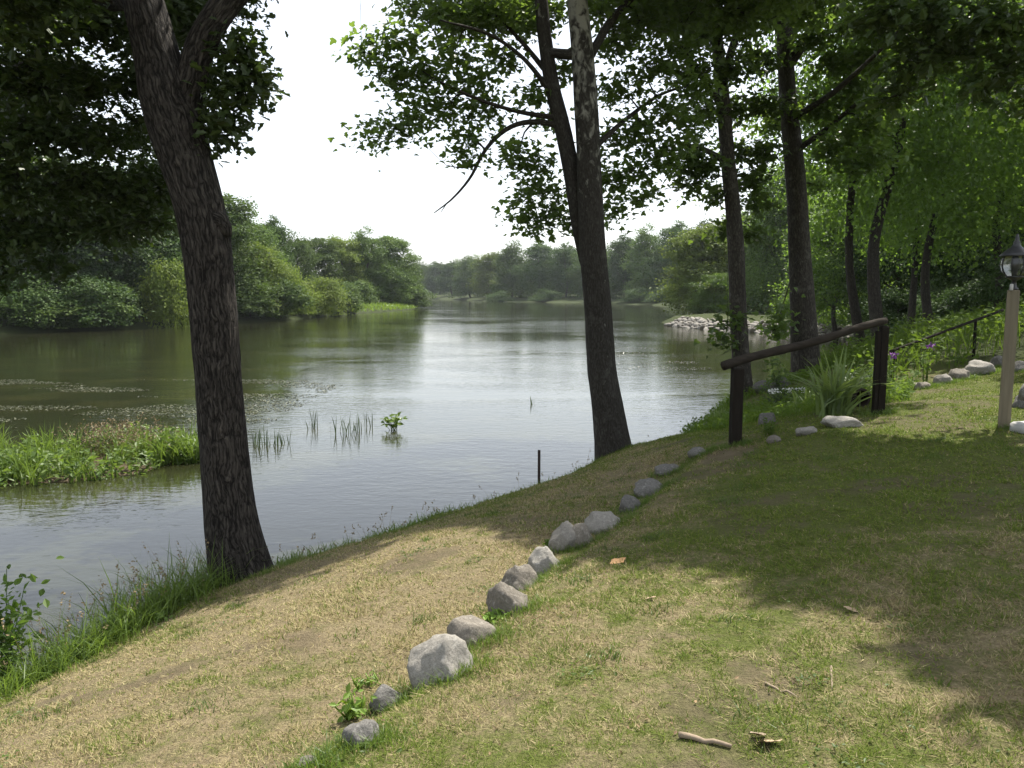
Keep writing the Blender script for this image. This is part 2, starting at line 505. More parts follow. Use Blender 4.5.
def mat_water():
    m = NT('river_water')
    p = m.pos()
    big = m.noise(m.mapping(p, (.05, .09, .05)), 1.0, 3, .6, .6)          # gusts
    gust = m.ramp(big, [(.40, .25), (.62, 1.0)])
    r1 = m.noise(m.mapping(p, (2.2, 4.6, 1)), 1.0, 3, .6, .4)
    r2 = m.noise(m.mapping(p, (.6, 1.1, 1)), 1.0, 3, .55, .3)
    r3 = m.noise(m.mapping(p, (6.5, 11, 1)), 1.0, 2, .5)
    h = m.math('ADD', m.math('MULTIPLY', r1, .030), m.math('ADD', m.math('MULTIPLY', r2, .026), m.math('MULTIPLY', r3, .012)))
    h = m.math('MULTIPLY', h, gust)
    nb = m.bump(h, 1.0, 1.0)
    nb.node.inputs['Strength'].default_value = .36
    weed = m.ramp(m.noise(m.mapping(p, (.35, .5, 1)), 1.0, 5, .6), [(.45, 0.0), (.7, 1.0)])
    col = m.mix(weed, (.016, .018, .008), (.030, .030, .012))
    return m.done(m.principled(col, .04, nb, .65, IOR=1.33))
M['water'] = mat_water()

def mat_bark(name, dark, light, vscale=3.0, hscale=26.0, strength=.9, dist=.03, patches=None, lichen=None):
    m = NT(name)
    c = m.attr('bark_co')
    warp = m.n('ShaderNodeTexNoise', {'Vector': c, 'Scale': 4.0, 'Detail': 3.0}).outputs['Color']
    cw = m.n('ShaderNodeVectorMath', {0: c, 1: m.n('ShaderNodeVectorMath', {0: warp, 1: (.12, .12, .45)}, operation='MULTIPLY').outputs[0]}, operation='ADD').outputs[0]
    q = m.mapping(cw, (hscale, hscale, vscale))
    v = m.n('ShaderNodeTexVoronoi', {'Vector': q, 'Scale': 1.0, 'Randomness': 1.0}, feature='DISTANCE_TO_EDGE').outputs['Distance']
    n = m.noise(m.mapping(c, (hscale * 1.6, hscale * 1.6, vscale * 1.2)), 1.0, 5, .65, .6)
    rn = m.noise(m.mapping(cw, (hscale * 1.3, hscale * 1.3, vscale * .6)), 1.0, 4, .6, .5)
    rd = m.math('ABSOLUTE', m.math('MULTIPLY', m.math('SUBTRACT', rn, .5), 5.0))
    ridge = m.math('ADD', m.math('MULTIPLY', m.ramp(v, [(0.0, 0.0), (.35, 1.0)]), .28), m.math('ADD', m.math('MULTIPLY', n, .6), m.math('MULTIPLY', rd, .38)))
    col = m.mix(m.ramp(ridge, [(.35, 0.0), (1.0, 1.0)]), dark, light)
    col = m.mix(.5, col, m.mix(m.noise(c, 2.2, 3), tuple(k * .6 for k in light), light), 'MIX') if False else col
    if lichen:
        col = m.mix(m.ramp(m.noise(c, 4.0, 5, .65), [(.55, 0.0), (.72, .7)]), col, lichen)
    if patches:                                             # pale peeling patches high on the stem
        z0, z1, pale = patches
        s = m.n('ShaderNodeSeparateXYZ', {0: c})
        hgt = m.n('ShaderNodeMapRange', {0: s.outputs[2], 1: z0, 2: z1}).outputs[0]
        blot = m.noise(m.mapping(c, (9, 9, 5.5)), 1.0, 4, .55, .5)
        thr = m.math('ADD', blot, m.math('MULTIPLY', hgt, .33))
        col = m.mix(m.ramp(thr, [(.68, 0.0), (.84, 1.0)]), col, pale)
    return m.done(m.principled(col, .9, m.bump(ridge, strength, dist), .15))
M['bark_furrow'] = mat_bark('furrowed_bark', (.010, .0085, .0075), (.115, .102, .088), 4.6, 24, 1.0, .04)
M['bark_plane'] = mat_bark('plane_bark', (.026, .023, .019), (.080, .073, .062), 9, 26, .7, .02, patches=(4.2, 8.4, (.27, .262, .225)), lichen=(.095, .09, .078))
M['bark_dark'] = mat_bark('dark_bark', (.022, .019, .015), (.095, .083, .067), 5, 30, .8, .02)
M['bark_mottled'] = mat_bark('mottled_bark', (.030, .026, .021), (.105, .093, .075), 7, 22, .7, .02, lichen=(.15, .14, .12))
M['bark_far'] = mat_bark('far_bark', (.05, .042, .033), (.12, .105, .085), 3, 12, .5, .03)

def mat_rock(name, a, b, spots=(.10, .095, .085), pale=(.55, .52, .47)):
    m = NT(name)
    c = m.obj()
    oi = m.n('ShaderNodeObjectInfo').outputs['Random']
    off = m.n('ShaderNodeVectorMath', {0: c, 1: m.n('ShaderNodeCombineXYZ', {0: m.math('MULTIPLY', oi, 37.0)}).outputs[0]}, operation='ADD').outputs[0]
    n = m.noise(off, 9, 6, .7)
    col = m.mix(m.ramp(n, [(.3, 0.0), (.7, 1.0)]), a, b)
    col = m.mix(m.ramp(m.noise(off, 28, 4, .6), [(.58, 0.0), (.70, .8)]), col, spots)
    col = m.mix(m.ramp(m.noise(off, 5, 4, .6), [(.56, 0.0), (.66, .7)]), col, pale)
    sz = m.n('ShaderNodeSeparateXYZ', {0: c})
    soil = m.math('ADD', m.math('MULTIPLY', m.noise(off, 6, 4), 1.1), m.math('MULTIPLY', sz.outputs[2], -.55))
    col = m.mix(m.ramp(soil, [(.52, 0.0), (.95, .75)]), col, (.105, .085, .058))
    v = m.math('MULTIPLY_ADD', oi, .3); m.t.nodes[-1].inputs[2].default_value = .85
    col = m.n('ShaderNodeHueSaturation', {'Color': col, 'Value': v}).outputs[0]
    h = m.math('ADD', m.noise(off, 30, 6, .75), m.noise(off, 8, 3))
    return m.done(m.principled(col, .88, m.bump(h, .6, .02), .2))
M['rock'] = mat_rock('field_stone', (.13, .115, .095), (.235, .21, .175), (.07, .063, .052), (.31, .285, .245))
M['rock_pale'] = mat_rock('pale_stone', (.20, .185, .16), (.32, .30, .265), (.09, .083, .072), (.38, .36, .32))
M['rock_grey'] = mat_rock('grey_stone', (.10, .096, .088), (.19, .18, .165), (.055, .052, .046), (.27, .26, .235))
M['rip'] = mat_rock('rubble_stone', (.14, .128, .11), (.27, .25, .22), (.09, .08, .07), (.36, .34, .30))

def mat_simple(name, col, rough=.7, var=.25, scale=20, bumps=.3, stretch=(1, 1, 1), spec=.3, metal=0):
    m = NT(name)
    c = m.mapping(m.obj(), stretch)
    n = m.noise(c, scale, 5, .6)
    cc = m.mix(n, tuple(k * (1 - var) for k in col), tuple(min(1, k * (1 + var)) for k in col))
    return m.done(m.principled(cc, rough, m.bump(n, bumps, .01), spec, Metallic=metal))
M['black_wood'] = mat_simple('weathered_black_wood', (.016, .013, .010), .9, .6, 22, .6, (1, 1, .2), spec=.1)
M['rail_wood'] = mat_simple('grey_brown_rail', (.030, .0245, .019), .9, .85, 24, 1.0, (.18, 1, 1), spec=.12)
M['grey_wood'] = mat_simple('weathered_grey_post', (.150, .128, .086), .85, .55, 26, .8, (1, 1, .06))
M['black_metal'] = mat_simple('black_painted_metal', (.02, .02, .021), .45, .3, 30, .1, spec=.5)
M['rust'] = mat_simple('rusty_metal', (.045, .032, .026), .8, .4, 30, .4)
M['dead_wood'] = mat_simple('dead_wood', (.22, .17, .12), .85, .4, 25, .5)
M['dark_inside'] = mat_simple('rotten_inside', (.03, .018, .012), .9, .4, 25, .5)
M['dry_leaf'] = mat_simple('dry_leaf', (.42, .24, .11), .7, .35, 30, .3)
M['tan_leaf'] = mat_simple('tan_leaf', (.34, .25, .16), .75, .35, 30, .3)
M['litter'] = leaf_mat('litter_bits', (.10, .065, .035), (.26, .18, .10), (.1, .07, .04), .15, .8, .2)
M['white_paint'] = mat_simple('white_edging', (.72, .71, .68), .6, .1, 12, .1)
M['concrete'] = mat_simple('pale_slab', (.42, .41, .39), .85, .2, 16, .4)
M['petal'] = mat_simple('purple_petal', (.22, .06, .30), .6, .3, 30, .1)
def mat_glass():
    m = NT('lantern_glass')
    return m.done(m.principled((.22, .23, .22), .10, None, .5, **{'Transmission Weight': .85, 'IOR': 1.45}))
M['glass'] = mat_glass()

# ------------------------------------------------------------------ ground sheet and river
def bare_soil(x, y):
    return sstep(.60, .72, fbm(np.c_[x * 1.2 + 3, y * 1.2, 0 * x], 4, 131))
def lush_of(x, y):
    s = shore(x, y)
    r = np.hypot(x, y)
    rocks = np.array([on_z(a, b, 1.48)[:2] for a, b in [(300, 775), (437, 684), (545, 577), (650, 497), (700, 455)]])
    dr, _ = seg_dist(x, y, rocks, closed=False)
    side = sstep(-.2, 1.2, x - np.interp(y, rocks[:, 1], rocks[:, 0]))      # right of the row of stones
    l = -.13 + .15 * side + .16 * sstep(4.2, 6.5, y) * side + .08 * sstep(8, 11, y) + .30 * np.exp(-np.maximum(s - .1, 0) / .45) + .16 * np.exp(-dr / .18)
    l = l + .2 * sstep(20, 60, r) * sstep(.5, 2, s)
    mud = 1 - sstep(-.02, .12, s)
    mud = np.maximum(mud, .62 * bare_soil(x, y) * sstep(.4, 1, s) * sstep(20, 14, r))
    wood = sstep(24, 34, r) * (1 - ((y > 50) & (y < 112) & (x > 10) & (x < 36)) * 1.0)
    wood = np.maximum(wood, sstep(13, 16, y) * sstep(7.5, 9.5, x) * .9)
    return np.c_[l, mud, wood]
rr = np.r_[np.linspace(.0, 1.2, 5)[1:], np.arange(1.3, 4, .07), np.arange(4, 12, .10), np.arange(12, 26, .22), np.geomspace(26, 130, 70), np.geomspace(136, 2500, 40)]
aa = np.r_[np.radians(np.arange(-50, 50, .5)), np.radians(np.arange(50, 310, 5))]
X = rr[:, None] * np.sin(aa)[None]; Y = rr[:, None] * np.cos(aa)[None]
na = len(aa)
x, y = X.ravel(), Y.ravel()
V = np.c_[x, y, ground_z(x, y)]
i = np.arange(len(rr) - 1)[:, None] * na + np.arange(na)[None]
j = np.arange(len(rr) - 1)[:, None] * na + (np.arange(na)[None] + 1) % na
mb = MB()
mb.add(np.r_[V, [[0, 0, float(ground_z(0, 0)[0])]]], [np.stack([i, i + na, j + na, j], 2).reshape(-1, 4), np.c_[np.full(na, len(V)), np.arange(na), (np.arange(na) + 1) % na]],
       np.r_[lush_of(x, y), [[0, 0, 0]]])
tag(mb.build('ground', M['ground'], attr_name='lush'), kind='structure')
mb = MB()
g = np.array([-2600, 2600.0])
mb.add([(-2600, -400, 0), (2600, -400, 0), (2600, 2600, 0), (-2600, 2600, 0)], [np.array([[0, 1, 2, 3]])])
tag(mb.build('river', M['water']), kind='structure')

# ------------------------------------------------------------------ woodland trees (kinds built once, copied)
def crown_mesh(seed, H, W, base, nl, nsp, nlf, leaf, tall=1.0, top_heavy=.0):
    rg = np.random.default_rng(seed)
    mb = MB(); mb.smooth = False
    ch = H * (1 - base)
    P, Nn, S = [], [], []
    for k in range(nl):
        t = rg.uniform(.08, .98) if base > .15 else rg.uniform(.0, .98)
        prof = math.sin(math.pi * (t ** (.75 + top_heavy)) * .93 + .12) ** .7 if base > .15 else (1 - t ** (2.2 + top_heavy)) ** .5 * .95 + .1
        a = k * 2.399 + rg.uniform(-.5, .5)
        rad = W / 2 * prof * rg.uniform(.35, .82)
        c = np.array([math.cos(a) * rad, math.sin(a) * rad, H * base + ch * t * .88 + .04 * H])
        lr = W * (rg.uniform(.13, .23) if base > .15 else rg.uniform(.09, .19)) * (.75 + .5 * prof)
        if base <= .15:
            c[2] += rg.normal() * .04 * H; c[:2] *= rg.uniform(.75, 1.25)
        for q in range(nsp):
            d = rg.normal(size=3); d[2] = d[2] * .8 + .25; d /= np.linalg.norm(d)
            sc = c + d * lr * np.array([1, 1, .75]) * rg.uniform(.65, 1.08)
            n = max(3, int(nlf * rg.uniform(.6, 1.4)))
            pts = sc + rg.normal(size=(n, 3)) * lr * np.array([.26, .26, .16])
            P.append(pts)
            Nn.append(d * .7 + np.array([0, 0, .5]) + rg.normal(size=(n, 3)) * .55)
            S.append(leaf * rg.uniform(.6, 1.35, n))
    P = np.concatenate(P); P[:, 2] = np.maximum(P[:, 2], .15)
    leaves(mb, P, np.concatenate(Nn), np.concatenate(S), L_FAR, rg=rg)
    return mb
def trunk_mb(seed, H, r, base, W, lean=0.0):
    rg = np.random.default_rng(seed)
    mb = MB()
    pts = [(0, 0, -.4, r * 1.3), (0, 0, .3, r * 1.1)]
    for t in (.2, .4, .6, .8):
        pts.append((lean * H * t + rg.normal() * .02 * H, rg.normal() * .02 * H, H * t, r * (1 - t * .85)))
    tube(mb, pts, 9, .5, ridges=.03 * min(1, r * 3), seed=seed)
    pts = np.array(pts)
    for k in range(9):
        t = rg.uniform(max(.18, base * 1.9), .8)
        p0 = np.array([np.interp(t * H, pts[:, 2], pts[:, m]) for m in range(3)])
        a = rg.uniform(0, 6.28)
        L = W * rg.uniform(.25, .45)
        p2 = p0 + np.array([math.cos(a) * L, math.sin(a) * L, L * rg.uniform(.3, .8)])
        p1 = (p0 + p2) / 2 + np.array([0, 0, L * .05])
        r0 = r * (1 - t * .85) * .5
        tube(mb, [(*p0, r0), (*p1, r0 * .65), (*p2, r0 * .25)], 5, None)
    return mb
KIND = {}
def kind(key, name, seed, H, W, base, nl, nsp, nlf, leaf, mat, r, lean=0, top_heavy=0, bark='bark_far'):
    t = crown_mesh(seed, H, W, base, nl, nsp, nlf, leaf, top_heavy=top_heavy).mesh('crown', M[mat])
    k = trunk_mb(seed, H, r, base, W, lean).mesh('trunk', M[bark], attr_name='bark_co')
    KIND[key] = (name, t, k, H, W)
kind('round', 'broadleaf_tree', 11, 14, 10, .03, 70, 18, 18, .28, 'far_mid', .25)
kind('dark', 'broadleaf_tree', 12, 14, 10, .03, 70, 18, 18, .27, 'far_dark', .25)
kind('tall', 'broadleaf_tree', 13, 16, 9, .03, 70, 18, 18, .27, 'far_mid', .25, top_heavy=.2)
kind('light', 'broadleaf_tree', 14, 13, 9, .03, 70, 18, 18, .27, 'far_light', .22)
kind('bush', 'shoreline_bush', 15, 6, 10, .02, 26, 22, 18, .28, 'far_light', .12)
kind('dbush', 'shoreline_bush', 16, 5, 8, .02, 24, 20, 18, .28, 'far_mid', .12)
kind('wood', 'woodland_tree', 17, 18, 11, .20, 42, 26, 25, .17, 'wood_leaf', .27, lean=.02, bark='bark_dark')
kind('wood2', 'woodland_tree', 18, 18, 11, .22, 42, 26, 25, .17, 'wood_leaf', .24, lean=-.12, bark='bark_dark')
kind('edge', 'woodland_tree', 19, 14, 10, .03, 50, 28, 26, .19, 'wood_leaf', .2)
kind('ddbush', 'shoreline_bush', 22, 5, 8, .02, 30, 20, 18, .22, 'far_dark', .12)  # dbush in darker leaves; the left bank's shade is in their colour
kind('shade_edge', 'woodland_tree', 23, 14, 10, .03, 50, 28, 26, .18, 'far_dark', .2)  # edge tree in darker leaves, painting the shade inside the wood
kind('shrub', 'understorey_shrub', 20, 3.2, 4, .02, 18, 20, 22, .12, 'far_dark', .06)  # dark leaf colour stands in for the shade under the trees
trng = np.random.default_rng(3)
def plant_tree(key, px, d, H, W, label, group=None, sink=.15, cat='tree', xy=None):
    name, cm, tm, kh, kw = KIND[key]
    p = at(px, HZ, d)[:2] if xy is None else np.asarray(xy)
    z = float(ground_z(p[0], p[1])[0])
    t = thing(name, label, cat, (p[0], p[1], max(z, 0) - sink), group)
    t.rotation_euler = (0, 0, trng.uniform(0, 6.28))
    t.scale = (W / kw, W / kw, H / kh)
    for nm, me in (('trunk', tm), ('crown', cm)):
        o = bpy.data.objects.new(nm, me); COL.objects.link(o); o.parent = t
    return t
G_L, G_F, G_R, G_W = 'trees along the far left bank', 'trees of the far bank across the river', 'trees behind the stone-edged point', 'trees in the shady wood on the right'
for a in [('dark', -110, 72, 15, 12, 'dark tree on the left bank at the frame edge, leftmost of the bank trees', G_L),
          ('dark', -35, 71, 15, 12, 'dark dense tree on the left bank right beside the frame edge', G_L),
          ('dark', 35, 75, 16, 12, 'tall dark tree on the left bank behind the low oak leaves', G_L),
          ('dark', 95, 78, 15, 11, 'dark tree on the left bank midway between frame edge and big trunk', G_L),
          ('dark', 145, 84, 16, 12, 'tall dark tree on the left bank just left of the big leaning trunk', G_L),
          ('tall', 222, 92, 14.6, 10, 'tall green tree on the left bank emerging right of the big trunk', G_L),
          ('round', 252, 104, 12.6, 9, 'mid green tree on the left bank sloping down behind the yellowish bushes', G_L),
          ('dark', 274, 112, 12.6, 7, 'small dark round-topped tree standing above the yellow-green bushes', G_L),
          ('light', 256, 98, 8.8, 8, 'yellow-green tree on the left bank behind the wide pale bush', G_L),
          ('round', 298, 138, 11.6, 9, 'green tree filling the dip between the left bank wood and the spit', G_L),
          ('tall', 318, 150, 12.4, 10, 'green tree left of the tallest pair on the river spit', G_L),
          ('light', 342, 156, 12.8, 10, 'light green tree on the spit between darker neighbours', G_L),
          ('round', 368, 160, 14.4, 11, 'tall rounded tree on the spit, left of the tallest pair', G_L),
          ('tall', 392, 164, 14.6, 11, 'tall grey-green tree at the river end of the spit', G_L),
          ('round', 410, 172, 9.5, 7, 'low tree at the very tip of the wooded spit', G_L)]:
    plant_tree(*a)
for a in [('ddbush', 20, 69, 4.0, 8, 'dark low bush at the left waterline beside the frame edge', 'bushes along the left waterline'),
          ('ddbush', 85, 73, 4.5, 9, 'dark low bush at the left waterline under the tall dark trees', 'bushes along the left waterline'),
          ('bush', 172, 79, 6.3, 7, 'pale willowy bush at the waterline just left of the big trunk', 'bushes along the left waterline'),
          ('dbush', 235, 94, 4.8, 8, 'dark green bush at the waterline right of the big trunk', 'bushes along the left waterline'),
          ('bush', 285, 105, 6.4, 9, 'yellow-green bush leaning over the water, taller of the pale pair', 'bushes along the left waterline'),
          ('bush', 318, 111, 5.0, 9, 'wide yellow-green bush hanging over the water in front of the spit', 'bushes along the left waterline'),
          ('dbush', 355, 150, 4.0, 10, 'low green bush at the foot of the spit trees', 'bushes along the left waterline')]:
    plant_tree(*a, cat='bush')
for a in [('dark', 452, 400, 17.0, 17, 'hazy far tree at the bend where the river vanishes', G_F),
          ('round', 470, 350, 17.5, 16, 'hazy far tree right of the river bend, lower than its right neighbours', G_F),
          ('light', 490, 318, 18.4, 15, 'pale green tree on the far bank left of the highest dome', G_F),
          ('round', 512, 300, 20.5, 17, 'broad domed tree forming the highest point of the far bank', G_F),
          ('dark', 540, 290, 19.8, 17, 'dark domed tree on the far bank left of the mottled trunk', G_F),
          ('dark', 566, 282, 18.6, 15, 'dark bluish tree on the far bank just left of the mottled trunk', G_F),
          ('round', 592, 272, 18.5, 15, 'far bank tree mostly hidden behind the mottled trunk', G_F),
          ('dark', 624, 252, 19.5, 15, 'dark tree on the far bank just right of the mottled trunk', G_F),
          ('round', 648, 240, 21.0, 15, 'tall grey-green tree on the far bank between the two trunks', G_F),
          ('dark', 676, 232, 21.5, 16, 'tallest dark tree on the far bank left of the bright tree', G_F),
          ('dark', 705, 225, 21.0, 16, 'dark far bank tree behind the bright green tree', G_F)]:
    plant_tree(*a)
for px, d in ((640, 226), (664, 214), (600, 254), (546, 270), (500, 284)):
    plant_tree('ddbush', px, d, 3.6, 10, 'low grey-green bush at the far waterline', 'low bushes at the far waterline', cat='bush')
for px, d, h in ((405, 470, 19), (425, 480, 19), (440, 460, 18), (418, 560, 21), (436, 560, 21), (455, 520, 20), (475, 450, 20), (395, 420, 18), (380, 360, 17), (360, 300, 16)):
    plant_tree('round' if px % 2 else 'dark', px, d, h, 20, 'faint hazy tree in the distance beyond the river bend', 'distant trees beyond the bend')
for a in [('light', 700, 112, 13.0, 11, 'bright yellow-green tree at the left end of the grassy point', G_R),
          ('edge', 716, 106, 6.0, 7, 'low bright tree at the left edge of the point, under the taller bright tree', G_R),
          ('light', 742, 118, 15.5, 12, 'light green tree behind the point seen between two trunks', G_R),
          ('round', 775, 112, 16.5, 13, 'mid green tree behind the point just left of the thick trunk', G_R),
          ('edge', 822, 100, 16.5, 13, 'leafy tree behind the point just right of the thick trunk', G_R),
          ('edge', 868, 92, 17, 13, 'leafy tree at the right end of the grassy point', G_R)]:
    plant_tree(*a)
for a in [('wood2', 864, 28, 16, 8, 'slim leaning tree in the wood right of the thick trunk', G_W),
          ('wood', 881, 27, 18, 9, 'straight grey trunked tree standing behind the rear handrail post', G_W),
          ('wood2', 912, 36, 17, 8, 'slim dark tree in the shade right of the straight grey trunk', G_W),
          ('wood', 934, 34, 18, 8.5, 'thin straight tree in the shade behind the sloping metal rail', G_W),
          ('wood', 1000, 36, 15, 9, 'leafy tree above the lantern at the right edge', G_W),
          ('wood', 1075, 28, 18, 11, 'leafy tree just outside the right edge of the view', G_W),
          ('edge', 838, 58, 11, 9, 'bushy sunlit tree behind the slim leaning tree', G_W),
          ('shade_edge', 900, 54, 13, 9, 'bushy tree behind the straight grey trunk', G_W),
          ('shade_edge', 958, 50, 14, 9, 'bushy tree, leaves coloured dark for shade, in the depth of the wood left of the lantern', G_W),
          ('shade_edge', 1018, 46, 14, 9, 'bushy tree, leaves coloured dark for shade, in the depth of the wood behind the lantern', G_W),
          ('shade_edge', 1085, 40, 15, 11, 'bushy tree outside the right edge of the view', G_W)]:
    plant_tree(*a)
for px, d, h, w_ in ((945, 40, 2.6, 4), (978, 38, 3.0, 4), (1012, 36, 3.2, 4), (1045, 26, 3, 4), (900, 46, 3, 5)):
    plant_tree('shrub', px, d, h, w_, 'dark shrub in the shade under the trees of the wood', 'shrubs under the wood', cat='shrub')
srg = np.random.default_rng(31)
for k in range(0, 24, 2):                                    # bushes all along the far waterlines
    i_ = 0
    if k < 30:
        q = np.array(right_far[3:10] if i_ else left_far[2:14])
        t = srg.uniform(0, len(q) - 1.001)
        c = q[int(t)] * (1 - t % 1) + q[int(t) + 1] * (t % 1)
    else:
        q = np.array(right_far[4:9]); t = (k - 30) / 16 * (len(q) - 1.001)
        c = q[int(t)] * (1 - t % 1) + q[int(t) + 1] * (t % 1)
    out = np.array([1.2 if i_ or k >= 30 else -1.2, .6])
    plant_tree('dbush', 0, 0, srg.uniform(2.2, 4.5), srg.uniform(6, 10), 'low bush of the fringe along the far waterline', 'fringe bushes along the far water', cat='bush', xy=c + out)
brg = np.random.default_rng(21)
for k in range(26):                                         # rows further back in the woods
    px = -160 + k * 17
    d = np.interp(px, (-160, 0, 150, 250, 330), (84, 90, 102, 122, 178)) + brg.uniform(0, 12)
    h = np.interp(px, (-160, 150, 215, 250, 300), (17, 17, 14.5, 12, 12)) * brg.uniform(.92, 1.03)
    if px > 300: continue
    plant_tree(('dark', 'round', 'tall')[k % 3], px, d, h, 12, 'tree in the second row of the left bank wood', 'second row of the left bank wood')
for k in range(16):
    px = 500 + k * 16
    d = np.interp(px, (500, 600, 700, 760), (330, 300, 262, 200)) + brg.uniform(0, 14)
    plant_tree(('dark', 'round')[k % 2], px, d, 16 * brg.uniform(.9, 1.05), 16, 'tree in the second row of the far bank wood', 'second row of the far bank wood')
for k in range(16):
    px = 780 + k * 24
    d = brg.uniform(66, 90) if px < 1000 else brg.uniform(44, 70)
    plant_tree(('edge' if px < 880 else 'shade_edge', 'round', 'dark')[k % 3], px, d + (22 if px < 850 else 0), 19 * brg.uniform(.9, 1.1), 13, 'tree in the depth of the right hand wood', 'trees deep in the right hand wood')

# summer haze over the river
mb = MB(); mb.smooth = False
box(mb, (0, 290, 21), (900, 760, 46))
vm = bpy.data.materials.new('haze'); vm.use_nodes = True; vt = vm.node_tree; vt.nodes.clear()
vo = vt.nodes.new('ShaderNodeOutputMaterial'); vp = vt.nodes.new('ShaderNodeVolumePrincipled')
vp.inputs['Color'].default_value = (.86, .92, 1.0, 1); vp.inputs['Density'].default_value = .00013; vp.inputs['Anisotropy'].default_value = .2
vt.links.new(vp.outputs[0], vo.inputs['Volume'])
tag(mb.build('haze', vm), 'thin pale summer haze lying over the river and the woods', 'haze', kind='stuff')

# ------------------------------------------------------------------ stone bank (riprap) on the point
def rock_mesh(seed, sub=3, rough=.22, flat=.7):
    import bmesh
    bm = bmesh.new()
    bmesh.ops.create_icosphere(bm, subdivisions=sub, radius=1)
    V = np.array([v.co[:] for v in bm.verts])
    rg = np.random.default_rng(seed)
    for k in range(9):                                      # cut faces
        n = rg.normal(size=3); n /= np.linalg.norm(n)
        dcut = rg.uniform(.58, .92)
        ex = np.maximum(V @ n - dcut, 0)
        V = V - n[None] * ex[:, None] * .85
    V = V * (1 + rough * (fbm(V * 1.7 + seed * 3.1, 3, seed) - .5))[:, None] * (1 + .10 * (fbm(V * 5 + seed, 3, seed + 3) - .5))[:, None]
    V = V / np.abs(V).max(0)[None]
    f = np.array([[v.index for v in q.verts] for q in bm.faces])
    bm.free()
    mb = MB()
    mb.add(V, [f])
    return mb
rip_meshes = [rock_mesh(40 + k, 2).mesh('rubble_stone', M['rip']) for k in range(6)]
rgr = np.random.default_rng(5)
rb = np.array(riprap_base)
seglen = np.r_[0, np.cumsum(np.linalg.norm(np.diff(rb, axis=0), axis=1))]
tip = np.array([(16.3, 84.5), (17.2, 90)])
nrip = 0
for row, (inset, zc) in enumerate(((-.05, .0), (.3, .16), (.65, .33), (1.0, .52), (1.35, .7))):
    st = .2
    while st < seglen[-1] and nrip < 298:
        c = np.array([np.interp(st, seglen, rb[:, m]) for m in range(2)])
        dx = np.array([np.interp(st + .1, seglen, rb[:, m]) for m in range(2)]) - np.array([np.interp(st - .1, seglen, rb[:, m]) for m in range(2)])
        nrm = np.array([dx[1], -dx[0]]) / (np.linalg.norm(dx) + 1e-9)
        c = c + nrm * (inset + rgr.normal() * .10)
        r = rgr.uniform(.17, .34)
        o = bpy.data.objects.new('rubble_stone', rip_meshes[rgr.integers(6)])
        COL.objects.link(o)
        o.location = (c[0], c[1], zc + rgr.normal() * .05)
        o.rotation_euler = (rgr.normal() * .5, rgr.normal() * .5, rgr.uniform(0, 6.28))
        o.scale = (r * rgr.uniform(1.1, 1.7), r, r * rgr.uniform(.5, .75))
        tag(o, 'pale rubble stone in the stone bank of the grassy point', 'rock', 'rubble stones edging the point')
        nrip += 1
        st += r * rgr.uniform(1.7, 2.3)

# ------------------------------------------------------------------ near trees
SUNPOLY = np.array([on_z(a, b, z)[:2] for a, b, z in [(-300, 790, .6), (0, 705, .5), (110, 655, .45), (290, 590, .6), (430, 535, .7), (520, 524, 1.1), (575, 528, 1.4), (627, 575, 1.55), (657, 577, 1.6), (762, 565, 1.65), (773, 600, 1.7), (812, 620, 1.72), (852, 613, 1.75), (907, 645, 1.77), (927, 675, 1.78), (1024, 706, 1.8), (1024, 900, 1.8), (300, 1000, 1.7), (-300, 1000, 1.3)]])
SUNPOLY2 = np.array([on_z(a, b, 1.9)[:2] for a, b in [(905, 420), (870, 396), (930, 386), (1000, 378), (1005, 418)]])
def in_sun(c, margin=.5):
    z = 1.3
    t = (c[2] - z) / TOSUN[2]
    g = c - TOSUN * t
    for poly in (SUNPOLY, SUNPOLY2):
        d, ins = seg_dist(np.array([g[0]]), np.array([g[1]]), poly)
        if ins[0] or d[0] < margin:
            return True
    return False
def path_px(lst, d0, k=.84):
    out = []
    for it in lst:
        px, py, wpx = it[:3]
        d = d0 + (it[3] if len(it) > 3 else 0)
        p = at(px, py, d)
        out.append((*p, k * wpx * d / F / 2))
    return out
